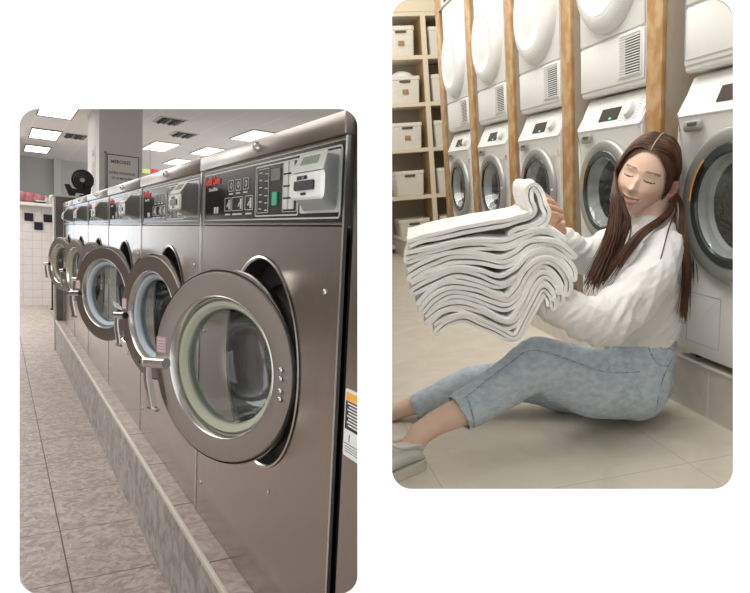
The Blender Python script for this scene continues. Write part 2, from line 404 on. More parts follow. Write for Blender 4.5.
for i in range(14): b.box(cx0 - .006, cx0 - .0035, 5.66 + .02 * (i % 3), 5.82 - .02 * (i % 2), .29 + i * .022, .298 + i * .022)
b.build('print_lines', mat('faded_print', (.38, .37, .38), .6), o, off=o.location, smooth=False)
B().lathe([(-.006, .001), (-.006, .028), (-.002, .028)], (cx0, 5.74, .665), n=16).build('red_emblem', mat('faded_red', (.50, .16, .18), .6), o, off=o.location); L(o)

# ceiling lights
def light(i, x0, x1, y0, y1, label):
    x0, x1, y0, y1 = KX(x0), KX(x1), KY(y0), KY(y1)
    o = thing('ceiling_light', label, 'ceiling light', ((x0 + x1) / 2, (y0 + y1) / 2, ZC - 0.0000), 'fluorescent ceiling panels of the steel laundry')
    B().box(x0, x1, y0, y1, ZC - 0.0070, ZC - 0.0005).build('diffuser', m_light, o, off=o.location, smooth=False)
    b = B()
    for a in ((x0 - .006, x0, y0, y1), (x1, x1 + .006, y0, y1), (x0 - .006, x1 + .006, y0 - .01, y0), (x0 - .006, x1 + .006, y1, y1 + .01)): b.box(a[0], a[1], a[2], a[3], ZC - 0.0120, ZC - 0.0005)
    b.build('frame', m_dark if i < 3 else m_lgrey, o, off=o.location, smooth=False)
    b = B()
    for k in (1, 2): b.box(x0 + (x1 - x0) * k / 3 - .003, x0 + (x1 - x0) * k / 3 + .003, y0, y1, ZC - 0.0100, ZC - 0.0065)
    b.build('divider', m_lgrey, o, off=o.location, smooth=False); L(o)
light(0, -.178, .055, 4.42, 5.10, 'lit ceiling panel at the top edge, nearest of the left column')
light(1, -.178, .055, 5.92, 6.67, 'lit ceiling panel in the middle of the left column')
light(2, -.178, .055, 7.34, 8.07, 'lit ceiling panel farthest away in the left column, above the tiled wall')
light(3, .82, 1.04, 5.68, 6.42, 'lit ceiling panel seen just right of the column')
light(4, 1.275, 1.49, 4.24, 4.87, 'lit ceiling panel above the logo of the nearest machine')
light(5, 1.275, 1.49, 5.59, 6.28, 'lit ceiling panel second nearest, above the machine seam')
light(6, 1.275, 1.49, 6.9, 7.6, 'small lit ceiling panel farthest right, beside the exit sign')
light(7, 1.75, 1.98, 3.9, 4.5, 'lit ceiling panel cut by the top edge above the nearest machine')
def vent(x0, x1, y0, y1, label):
    x0, x1, y0, y1 = KX(x0), KX(x1), KY(y0), KY(y1)
    o = thing('ceiling_vent', label, 'air vent', ((x0 + x1) / 2, (y0 + y1) / 2, ZC - 0.0000), 'louvred ceiling vents')
    B().box(x0, x1, y0, y1, ZC - 0.0080, ZC - 0.0005).build('frame', m_lgrey, o, off=o.location, smooth=False)
    B().box(x0 + .02, x1 - .02, y0 + .02, y1 - .02, ZC - 0.0120, ZC - 0.0075).build('dark_opening', m_dark, o, off=o.location, smooth=False)
    for k in range(4):
        x = x0 + (x1 - x0) * (k + .9) / 4.8
        B().box(x - .004, x + .004, y0 + .02, y1 - .02, ZC - 0.0220, ZC - 0.0110).build('louvre', m_grey if k % 2 else m_dark, o, off=o.location, smooth=False)
    L(o)
vent(.08, .28, 5.95, 6.3, 'dark louvred ceiling vent left of the column')
vent(.585, .78, 4.30, 4.60, 'dark louvred ceiling vent just right of the column top')
vent(.83, 1.02, 4.9, 5.2, 'small dark ceiling vent above the exit sign')
vent(1.52, 1.72, 3.35, 3.72, 'long dark ceiling grille above the nearest machine, lower of two')
vent(1.76, 1.98, 3.35, 3.72, 'long dark ceiling grille above the nearest machine, upper of two')
# exit sign
o = thing('exit_sign', 'red and green lit sign hanging under the far ceiling', 'sign', (1.11, 7.5, .72))
B().box(1.015, 1.105, 7.49, 7.52, .695, .745, .004).build('green_half', mat('sign_green', (.65, .85, .25), .4, emit=.5), o, off=o.location)
B().box(1.118, 1.205, 7.49, 7.52, .695, .755, .004).build('red_half', mat('sign_red', (.85, .06, .10), .4, emit=.6), o, off=o.location)
B().cyl((1.11, 7.505, .74), (1.11, 7.505, ZC), .004).build('hanger', m_grey, o, off=o.location); L(o)
# fan and black bracket on the partition ledge
o = thing('desk_fan', 'round dark fan standing on the end partition', 'fan', (.155, YE + .17, .243))
fy = YE + .17; m_fan = mat('dark_guard', (.10, .105, .11), .4)
b = B()
for r in (.03, .05, .068, .085): b.lathe([(-.003, r - .002), (0, r + .002), (.003, r - .002)], (.155, fy - .03, .385), 'Y', 40)
for k in range(24):
    a = k * pi / 12; b.tube([(.155 + .02 * cos(a), fy - .035, .385 + .02 * sin(a)), (.155 + .085 * cos(a), fy - .02, .385 + .085 * sin(a))], .0015, 4)
b.build('guard', m_fan, o, off=o.location)
B().lathe([(0, .088), (.045, .088), (.06, .06), (.07, .01)], (.155, fy - .03, .385), 'Y', 40).build('housing', mat('fan_grey', (.16, .165, .17), .5), o, off=o.location)
b = B()
for k in range(3):
    a = k * 2 * pi / 3
    b.loft([[V((.155, fy - .022, .385)) + V((cos(a + s) * r, dy, sin(a + s) * r)) for s, dy in ((0, 0), (.5 if r > .02 else .3, .008), (.5 if r > .02 else .3, .010), (0, .002))] for r in (.015, .05, .078)])
b.build('blades', mat('fan_blade', (.13, .135, .14), .4), o, off=o.location)
B().lathe([(-.008, .001), (-.008, .016), (.02, .02)], (.155, fy - .035, .385), 'Y', 24).build('hub', m_lgrey, o, off=o.location)
B().tube([(.155, fy + .01, .385), (.17, fy + .012, .33), (.175, fy + .012, .30)], [.014, .012, .014]).build('neck', m_rubber, o, off=o.location)
B().box(.13, .205, fy - .03, fy + .05, .243, .262, .008).build('base', m_rubber, o, off=o.location); L(o)
B_ = B()
prof = [(-.01, .243), (-.035, .30), (-.045, .335), (-.01, .337), (.012, .305), (.10, .300), (.125, .335), (.155, .335), (.145, .243), (.115, .243), (.095, .270), (.04, .272), (.03, .243)]
B_.loft([[(x + .06, y, z) for x, z in prof] for y in (YE + .07, YE + .12)])
o = B_.build('fan_cradle', m_rubber, None, smooth=False, off=(.1, YE + .1, .243), loc=(.1, YE + .1, .243)); tag(o, 'black two-legged cradle on the end partition, in front of the round fan', 'bracket'); L(o)
# things on the far ledge
b = B()
for i in range(3):
    b.sphere((-.19 + .09 * i, WY - .06, .345 - .006 * i), (.085, .055, .068 - .006 * i), 20, 12)
for v in b.bm.verts: v.co += V(noise.noise_vector(v.co * 14)) * .012
o = b.build('bundled_cloth', mat('dusty_red_cloth', (.42, .13, .14), .7, col2=(.55, .24, .24), scale=18), None, off=(-.1, WY - .06, .277), loc=(-.1, WY - .06, .277)); tag(o, 'dusty red bundle lying on the far tiled ledge', 'bundle'); L(o)
for nm, x, hh, cc, lb in (('plastic_bottle', .075, .10, (.72, .70, .66), 'small pale bottle on the far ledge beside the red bundle'), ('plastic_bottle', .125, .115, (.62, .60, .50), 'yellowish bottle on the far ledge, next to the pilaster')):
    o = thing(nm, lb, 'bottle', (x, WY - .07, .275))
    B().lathe([(0, .001), (0, .026), (hh * .65, .026), (hh * .8, .012), (hh * .85, .012)], (0, 0, 0), 'Z', 20, cap=True).build('body', mat('bottle_pale', cc, .4), o)
    B().lathe([(hh * .85, .014), (hh, .013), (hh, .001)], (0, 0, 0), 'Z', 16, cap=True).build('cap', m_white, o); L(o)
o = thing('folded_bags', 'flat dark and white folded bags on the far ledge', 'bags', (.01, WY - .11, .275))
B().box(-.06, .06, -.03, .03, 0, .018, .006).build('dark_bag', m_dark, o); B().box(-.05, .07, -.028, .028, .018, .034, .006).build('white_bag', m_white, o); L(o)

# ------------------------------------------------------------------ the steel washing machines
RC = (0, .372, -.285); RRAD = .2178
m_drum, t, bs = nt('perforated_drum')
bs.inputs['Base Color'].default_value = (.055, .053, .05, 1); bs.inputs['Metallic'].default_value = 1; bs.inputs['Roughness'].default_value = .3
tc = t.nodes.new('ShaderNodeTexCoord'); vo = t.nodes.new('ShaderNodeTexVoronoi'); vo.inputs['Scale'].default_value = 75; vo.inputs['Randomness'].default_value = .15
cmp_ = t.nodes.new('ShaderNodeMath'); cmp_.operation = 'GREATER_THAN'; cmp_.inputs[1].default_value = .38
mx = t.nodes.new('ShaderNodeMix'); mx.data_type = 'RGBA'; mx.inputs[6].default_value = (.35, .34, .33, 1); mx.inputs[7].default_value = (.055, .053, .05, 1)
t.links.new(tc.outputs['Object'], vo.inputs[0]); t.links.new(vo.outputs['Distance'], cmp_.inputs[0]); t.links.new(cmp_.outputs[0], mx.inputs[0]); t.links.new(mx.outputs[2], bs.inputs['Base Color'])
def TL(y, z, x=0): return Matrix(((0, 0, -1, x), (-1, 0, 0, y), (0, 1, 0, z), (0, 0, 0, 1)))   # text facing -X
def outline(b, y0, y1, z0, z1, t, x=-.0045, d=.0015, r=.008):
    def rr(g): return [(y, z) for y, z in rrect(y0 + g, y1 - g, z0 + g, z1 - g, max(r - g, .0005), 5)]
    o_, i_ = rr(0), rr(t); n = len(o_)
    vo_ = [[b.bm.verts.new((xx, y, z)) for y, z in q] for q in (o_, i_) for xx in (x, x + d)]
    for k in range(n):
        j = (k + 1) % n
        b.bm.faces.new((vo_[0][k], vo_[0][j], vo_[2][j], vo_[2][k])); b.bm.faces.new((vo_[0][k], vo_[1][k], vo_[1][j], vo_[0][j])); b.bm.faces.new((vo_[2][k], vo_[2][j], vo_[3][j], vo_[3][k]))
    return b
def plate(b, y0, y1, z0, z1, x0, x1, r=.006):
    pts = rrect(y0, y1, z0, z1, r, 4); return b.loft([[(x1, y, z) for y, z in pts], [(x0, y, z) for y, z in pts]])
def loftcap(b, specs, n=6):
    return b.loft([[(x, y, z) for y, z in rrect(y0, y1, z0, z1, r, n)] for x, y0, y1, z0, z1, r in specs])

def steel_machine(i, label, ang, first, gasket, near):
    root = thing('washing_machine', label, 'washing machine', (0, i * W_, ZB), 'row of stainless steel washing machines with open doors')
    off = (0, 0, ZB)
    shift = V((0, i * W_, 0))
    def cl(b, fill=True):                                           # the nearest cabinet backs onto the oblique party wall
        pl = [(LP2[0] - shift, LP2[1])]; return b.clip(pl, fill=fill)
    # front sheet with the round door recess
    b = B()
    g = .0025
    for xx in (0, .012):
        es = []
        for Lp in ([(g, ZB), (W_ - g, ZB), (W_ - g, -.003), (g, -.003)], [(RC[1] + RRAD * cos(2 * pi * k / 72), RC[2] + RRAD * sin(2 * pi * k / 72)) for k in range(72)]):
            vs = [b.bm.verts.new((xx, y, z)) for y, z in Lp]; es += [b.bm.edges.new((vs[k - 1], vs[k])) for k in range(len(vs))]
        bmesh.ops.triangle_fill(b.bm, use_beauty=True, edges=es)
    cl(b, False).build('front_sheet', m_steel, root, smooth=False, off=off)
    b = B().lathe([(-.0025, RRAD + .004), (-.004, RRAD), (.0, RRAD - .003), (.012, RRAD - .002)], RC, 'X', 72)
    b.build('recess_rim', m_chrome, root, off=off)
    b = B().lathe([(.0, RRAD - .001), (.045, RRAD - .004), (.05, .165), (.08, .16)], RC, 'X', 72)
    b.build('recess', m_rubber, root, off=off)
    dp = .20 if near else .32
    b = B().lathe([(.06, .162), (.07, .170), (dp, .170), (dp, .001)], RC, 'X', 72)
    for k in range(3):
        a = k * 2 * pi / 3 + .5; b.box(.08, dp, -.012, .012, .125, .168, .006, M=Matrix.Translation(RC) @ Matrix.Rotation(a, 4, 'X'))
    cl(b).build('drum', m_drum, root, off=off)
    # cabinet body behind the sheet
    b = B().box(.012, .70, g, g + .01, ZB, .17); b.box(.012, .70, W_ - g - .01, W_ - g, ZB, .17); b.box(.012, .70, g, W_ - g, .16, .17); b.box(.012, .70, g, W_ - g, ZB, ZB + .01); b.box(.69, .70, g, W_ - g, ZB, .17)
    cl(b).build('cabinet', m_steelcap, root, smooth=False, off=off)
    # top cap with its lock
    b = B().box(-.006, .05, g, W_ - g, .139, .176, .004); cl(b).build('top_cap', m_steelcap, root, off=off)
    b = B().lathe([(-.016, .001), (-.015, .006), (-.012, .0095), (-.006, .0105)], (0, .401, .158), 'X', 24); b.box(-.0175, -.015, .4, .402, .152, .164)
    b.build('cap_lock', m_chrome, root, off=off)
    # control panel
    b = B().box(.004, .05, g, W_ - g, .0, .139); cl(b).build('panel_frame', m_steelcap, root, off=off)
    pn = plate(B(), .010, .828, .004, .132, .0005, .006, .008).build('control_panel', m_blackpanel, root, off=off)
    b = B(); outline(b, .018, .820, .010, .126, .0028, -.0008, .0014, .008); outline(b, .190, .422, .017, .119, .0026, -.0008, .0014, .006)
    outline(b, .345, .412, .024, .113, .0012, -.0008, .0012, .004); outline(b, .197, .268, .024, .117, .0010, -.0008, .0012, .004)
    b.build('white_outlines', m_lgrey, pn)
    kidsoff = None
    join_text([('Speed Queen', .029, TL(.806, .100, -.0004), .80, .0004)], 'red_lettering', m_red, pn)
    join_text([('Commercial Washer', .0125, TL(.778, .084, -.0004), .72, .0002)], 'small_lettering', m_print, pn)
    for y in (.595, .543, .490):                             # instruction pictograms
        b = B(); outline(b, y - .022, y + .016, .077, .102, .0012, -.0008, .0012, .003); b.box(-.0008, .0004, y - .016, y + .012, .0695, .0725)
        b.lathe([(-.0008, .0045), (-.0008, .007), (.0004, .007)], (0, y - .003, .090), 'X', 16); b.build('pictogram', m_print, pn)
    for y0, y1 in ((.592, .640), (.505, .585), (.440, .490)):
        b = B(); outline(b, y0, y1, .032, .063, .0012, -.0008, .0012, .003); b.box(-.0008, .0004, y0 + .006, y1 - .006, .0225, .026)
        b.box(-.0008, .0004, y0 + .008, y0 + .018, .036, .058); b.tube([(-.0004, y0 + .02, .05), (-.0004, y0 + .03, .042)], .0018, 5); b.build('pictogram', m_print, pn)
    b = B()
    for y in (.700, .722): b.box(-.0012, .0004, y - .0065, y + .0065, .028, .0435, .0005)
    b.build('coin_mark', m_print, pn)
    b = B()
    for k in range(6):
        z = .104 - k * .0145; b.box(-.0008, .0004, .385, .400, z, z + .0022); b.box(-.0008, .0004, .352, .366, z - .003, z - .001)
    b.build('scale_marks', m_print, pn)
    b = B(); plate(b, .283, .333, .086, .109, -.001, .001, .002); b.build('display', m_lcd, pn)
    b = B(); plate(b, .296, .322, .038, .064, -.0018, .001, .002); b.build('start_key', m_green, pn)
    for k in range(4):
        for y in (.212, .240): 
            b = B(); plate(b, y, y + .022, .029 + k * .0225, .048 + k * .0225, -.0018, .001, .002); b.build('programme_key', m_print, pn)
    for nm_ in kids(pn): pass
    # payment reader
    pb = B(); loftcap(pb, [(.001, .020, .176, .020, .119, .004), (-.003, .020, .176, .020, .119, .004)]); pb = pb.build('reader_plate', m_lgrey, root, off=off)
    b = B(); loftcap(b, [(-.003, .026, .166, .024, .112, .008), (-.035, -.006, .104, .030, .107, .012), (-.052, -.032, .080, .033, .092, .012), (-.066, -.062, .056, .034, .074, .012), (-.068, -.060, .054, .036, .072, .010)])
    rd = b.build('payment_reader', m_grey, root, off=off)
    b = B(); loftcap(b, [(-.0665, -.064, .058, .033, .074, .010), (-.0715, -.061, .055, .036, .071, .010)]); b.build('front_bezel', m_white, rd, off=off)
    b = B(); plate(b, -.040, .032, .046, .060, -.0745, -.068, .003); b.build('card_slot', m_black, rd, off=off)
    join_text([('INSERT CARD', .0078, TL(.026, .0625, -.0717), .8, .0002), ('GROUND', .0055, TL(.010, .039, -.0717), .8, .0001)], 'reader_lettering', m_black, rd, off)
    Ms = Matrix.Translation((-.082, .004, .090)) @ Matrix.Rotation(radians(0), 4, 'Z')
    # sloping top display of the reader
    b = B()
    q = [(-.0685, .055, .0745), (-.0685, -.061, .0745), (-.0345, -.003, .1095), (-.0345, .102, .1095)]
    nrm = (V(q[1]) - V(q[0])).cross(V(q[3]) - V(q[0])).normalized(); nrm = nrm if nrm.x < 0 else -nrm
    b.poly(q, .002, nrm); b.build('sloping_face', m_white, rd, off=off)
    def onq(u, v): a, b_, c_, d_ = map(V, q); return (a.lerp(b_, u)).lerp(d_.lerp(c_, u), v) + nrm * .0022
    b = B(); b.poly([onq(.22, .32), onq(.80, .32), onq(.80, .78), onq(.22, .78)], .0008, nrm); b.build('reader_display', m_lcdg, rd, off=off)
    # screws
    for y, z in ((.061, -.111), (.800, -.280), (.291, -.543), (.80, -.70)):
        B().sphere((-.0006, y, z), (.003, .0055, .0055), 12, 8).build('screw', m_chrome, root, off=off)
    # seam strips left and right
    for nm2, y in (('seam_strip', .0015), ('seam_strip', W_ - .0035)):
        b = B().box(-.002, .004, y - .0028, y + .0035, ZB, .138); b.build(nm2, m_seam, root, smooth=False, off=off)
    # door, built about its hinge
    hinge = V((.021, .205, -.296 - ZB))
    dr = B().lathe([(.022, .196), (.006, .200), (-.006, .199), (-.0125, .194), (-.0135, .1495), (-.0125, .146)], (0, .2, 0), 'X', 96).build('door', m_door, root, sharp=50)
    dr.location = hinge; dr.rotation_euler = (0, 0, ang)
    B().lathe([(-.0075, .2002), (-.004, .2025), (.018, .2012), (.022, .196)], (0, .2, 0), 'X', 96).build('outer_rim', m_chrome, dr)
    B().lathe([(-.0135, .1485), (-.0145, .1465), (-.0125, .1445), (.006, .139), (.014, .1375), (.018, .137)], (0, .2, 0), 'X', 96).build('inner_rim', m_chrome, dr)
    gk = B().lathe([(.006, .1385), (.002, .136), (.004, .128), (.014, .121), (.030, .118), (.034, .124), (.034, .139)], (0, .2, 0), 'X', 96).build('gasket', gasket, dr)
    gl = B().lathe([(.012, .1205), (.035, .1175), (.080, .106), (.108, .088), (.118, .060), (.122, .001)], (0, .2, 0), 'X', 72)
    gl.lathe([(.016, .1185), (.037, .1145), (.078, .103), (.104, .085), (.113, .058), (.117, .001)], (0, .2, 0), 'X', 72)
    gl.build('glass_bowl', m_glass, dr)
    B().lathe([(.022, .190), (.034, .186), (.036, .128), (.030, .122)], (0, .2, 0), 'X', 72).build('door_back', m_lgrey, dr)
    b = B().cyl((-.024, .345, -.010), (-.024, .410, -.016), .0115); b.sphere((-.024, .410, -.016), .0125); b.cyl((-.010, .362, -.012), (-.026, .362, -.012), .008)
    b.tube([(-.026, .404, -.016), (-.029, .398, -.055), (-.028, .382, -.112)], [.012, .015, .016], 8, flat=.3, up=(1, 0, 0)); b.box(-.034, -.022, .366, .396, -.120, -.110, .003)
    b.build('latch_handle', m_chrome, dr); B().lathe([(0, .001), (0, .0075), (.003, .0075)], (-.024, .4225, -.0165), 'Y', 16).build('handle_tip', m_black, dr)
    b = B(); loftcap(b, [(-.0133, .360, .390, .008, .044, .004), (-.0142, .360, .390, .008, .044, .004)]); b.build('warning_sticker', m_print, dr)
    b = B(); outline(b, .361, .389, .009, .043, .0012, -.0148, .0006, .004)
    for k in range(4): b.box(-.0146, -.0140, .365, .385, .016 + k * .006, .0178 + k * .006)
    b.build('sticker_print', mat('pink_print', (.75, .25, .30), .6), dr)
    for z in (.021, .004, -.020, -.036):
        B().lathe([(-.022, .001), (-.0215, .004), (-.019, .0062), (-.0135, .0065)], (0, .030, z), 'X', 16).build('bolt', m_chrome, dr)
    B().box(.004, .030, -.004, .03, -.05, .055, .003).build('hinge', m_chrome, dr)
    L(root); return root
near = steel_machine(0, 'nearest steel washing machine, its big round door open and black control panel in full view', .475, True, m_gcream, True)
m2 = steel_machine(1, 'second steel washing machine from the front, door with pale blue gasket', .30, True, m_gblue, False)
def setgas(root, m, ang):
    for d in kids(root):
        if d.name.startswith('door') and not d.name.startswith('door_'):
            d.rotation_euler = (0, 0, ang)
def dup3(root, loc, label, ang, gk=None):
    r = root.copy(); C.objects.link(r); r.location = loc; r['label'] = label
    for ch in kids(root):
        c = ch.copy(); C.objects.link(c); c.parent = r
        if c.name.startswith('door'): c.rotation_euler = (0, 0, ang)
        for g in kids(ch):
            d = g.copy(); C.objects.link(d); d.parent = c
            if gk and g.name.startswith('gasket'): d.data = gk
    L(r); return r
gkc = [g.data for d in kids(near) for g in kids(d) if g.name.startswith('gasket')][0]
dup3(m2, (0, 2 * W_, ZB), 'third steel washing machine, wide open door overlapping its dark handle', .48)
dup3(m2, (0, 3 * W_, ZB), 'fourth steel washing machine, its door hidden behind the third', .24, gkc)
dup3(m2, (0, 4 * W_, ZB), 'fifth steel washing machine, second from the far partition', .24, gkc)
dup3(m2, (0, 5 * W_, ZB), 'farthest steel washing machine, beside the grey end partition', .36, gkc)
# black joint and the steel panel at the near end with its warning label
o = thing('end_panel', 'plain steel panel right of the black joint, at the near end of the row', 'panel', (0, -.06, ZB))
B().box(.0, .02, -.6, -.030, ZB, .17).clip([LF, LP2]).build('steel_sheet', m_steel, o, smooth=False, off=o.location)
B().box(.012, .02, -.030, .001, ZB, .17).clip([LF, LP2]).build('black_joint', m_black, o, smooth=False, off=o.location)
sw = B(); loftcap(sw, [(-.0002, -.092, -.034, -.362, -.254, .004), (-.0012, -.092, -.034, -.362, -.254, .004)]); sw = sw.build('warning_label', m_print, o, off=o.location)
B().box(-.0016, -.0012, -.090, -.037, -.272, -.259).build('orange_header', mat('orange_print', (.85, .42, .05), .5), sw, smooth=False)
b = B(); b.box(-.0016, -.0012, -.090, -.037, -.318, -.273); b.box(-.0016, -.0012, -.090, -.036, -.3415, -.3405); b.box(-.0016, -.0012, -.0545, -.0525, -.337, -.325)
for k in range(3): b.box(-.0016, -.0012, -.088, -.040, -.346 - k * .004, -.3452 - k * .004)
b.build('black_print', m_black, sw, smooth=False)
b = B()
for k in range(8): b.box(-.0020, -.0016, -.088, -.044 - .004 * (k % 2), -.2775 - k * .005, -.2752 - k * .005)
b.build('white_lines', m_print, sw, smooth=False)
for c in kids(sw): c.data.transform(Matrix.Translation(-V(o.location)))
L(o)
# children built in the machine frame but parented to the panel part need the same base offset
done = set()
for r_ in (near, m2):
    for pn in kids(r_):
        if pn.name.startswith('control_panel'):
            for c in kids(pn):
                if c.data.name not in done: done.add(c.data.name); c.data.transform(Matrix.Translation((0, 0, -ZB)))
# ================================================================== RIGHT LAUNDRY (world frame: X into the machines, Y along the row, Z up, floor 0)
m_floorR = tilemat('large_beige_floor_tiles', ((.60, .555, .47), (.66, .615, .53)), (.47, .42, .345), .67, .67, .0016, .38, org=(.24, .60, 0), bump=.06, vscale=5)
m_plinth = tilemat('beige_plinth_tiles', ((.60, .56, .50), (.66, .62, .55)), (.76, .72, .65), .19, 1.0, .004, .45, org=(.36, 0, 0), bump=.06, vscale=8)
m_plaster = mat('warm_plaster', (.62, .57, .48), .9)
m_wood = mat('birch_plywood', (.40, .21, .07), .5, col2=(.50, .34, .18), scale=20, stretch=(1, 1, .7), detail=6, ramp=(.42, .60))
m_woods = mat('greyer_plywood_side', (.46, .40, .33), .55, col2=(.44, .31, .18), scale=18, stretch=(1, 1, .5), detail=6, ramp=(.45, .68))  # side boards tinted greyer than the orange front boards
m_enamel = mat('white_enamel', (.78, .775, .745), .3)
m_enamel2 = mat('white_enamel_panel', (.76, .755, .725), .34)
m_silver = mat('silver_ring', (.36, .365, .35), .36, .45)
m_dring = mat('dark_glass_ring', (.045, .055, .055), .12)
m_orange = mat('orange_mark', (.85, .38, .03), .4)
m_disp = mat('brown_display', (.045, .034, .022), .4, spec=.15)
m_gdot = mat('green_lamp', (.05, .75, .45), .4, emit=.8)
m_shelf = mat('cream_shelf', (.66, .58, .44), .55)
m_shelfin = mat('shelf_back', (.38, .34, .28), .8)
m_shelfside = mat('shelf_wood_side', (.46, .31, .16), .6)
m_basket = mat('white_basket', (.72, .70, .62), .7, bump=.9, bscale=90)
m_slot = mat('basket_handle_slot', (.09, .075, .055), .8)
m_tagb = mat('brown_tag', (.34, .20, .10), .7)
def shellR(name, b, m, label):
    o = b.clip([P_FRONT, P_RIGHT]).build(name, m, None, smooth=False); return tag(o, label, kind='structure')
shellR('floor', B().box(-2.2, .75, -2.2, 5.4, -.05, 0), m_floorR, 'large beige floor tiles of the white-machine laundry')
shellR('ceiling', B().box(-2.2, 1.8, -2.2, 5.4, 3.2, 3.25), m_plaster, 'plain ceiling of the white-machine laundry')
shellR('wall_right', B().box(.72, .77, -2.2, 5.4, 0, 3.2), m_plaster, 'plain wall behind the white machines')
shellR('wall_back', B().box(-2.2, 1.8, 5.35, 5.4, 0, 3.2), m_plaster, 'plain wall behind the shelving')
B_ = B().box(0, 7.0, 0, .164, 0, .012)
mp_ = Matrix(((0, 0, 1, 0), (1, 0, 0, -1.9), (0, 1, 0, 0), (0, 0, 0, 1)))
o = B_.build('trim_8', m_plinth, None, smooth=False); o.matrix_world = mp_; tag(o, 'beige tiled face of the plinth under the white machines', kind='structure')
o = B().box(.012, .72, -1.9, 5.1, 0, .168).build('trim_9', m_plaster, None, smooth=False); tag(o, 'plinth body under the white machines', kind='structure')
o = B().box(-.006, .03, -1.9, 5.1, .162, .172, .003).build('trim_10', mat('plinth_lip', (.56, .52, .46), .4), None); tag(o, 'pale lip along the top of the plinth', kind='structure')
# wooden posts between the machines
pl = ['behind the woman\'s head, beside the nearest washer', 'second wooden post, left of the washer behind the woman', 'third wooden post from the right', 'fourth wooden post from the right', 'farthest wooden post, next to the shelving']
for i in range(-1, 5):
    if i == -1: continue
    y = i * .62
    o = thing('wooden_post', ('tall wooden post ' + pl[i]) if i == 0 else 'tall ' + pl[i], 'post', (.05, y - .043, .168), 'wooden posts between the white machines')
    B().box(-.004, .012, y - .086, y, .168, 2.0, .001).build('front_board', m_wood, o, off=o.location)
    B().box(.012, .60, y - .084, y - .002, .168, 2.0).build('side_board', m_woods, o, smooth=False, off=o.location)
o = thing('wooden_lintel', 'wooden board running above the farthest machines', 'board', (.2, 1.9, 1.86))
B().box(-.006, .05, 1.68, 2.48, 1.82, 2.05, .001).clip([]).build('front_board', m_wood, o, off=o.location); B().box(.05, .60, 1.68, 2.48, 1.84, 1.87).build('underside_board', m_woods, o, smooth=False, off=o.location)

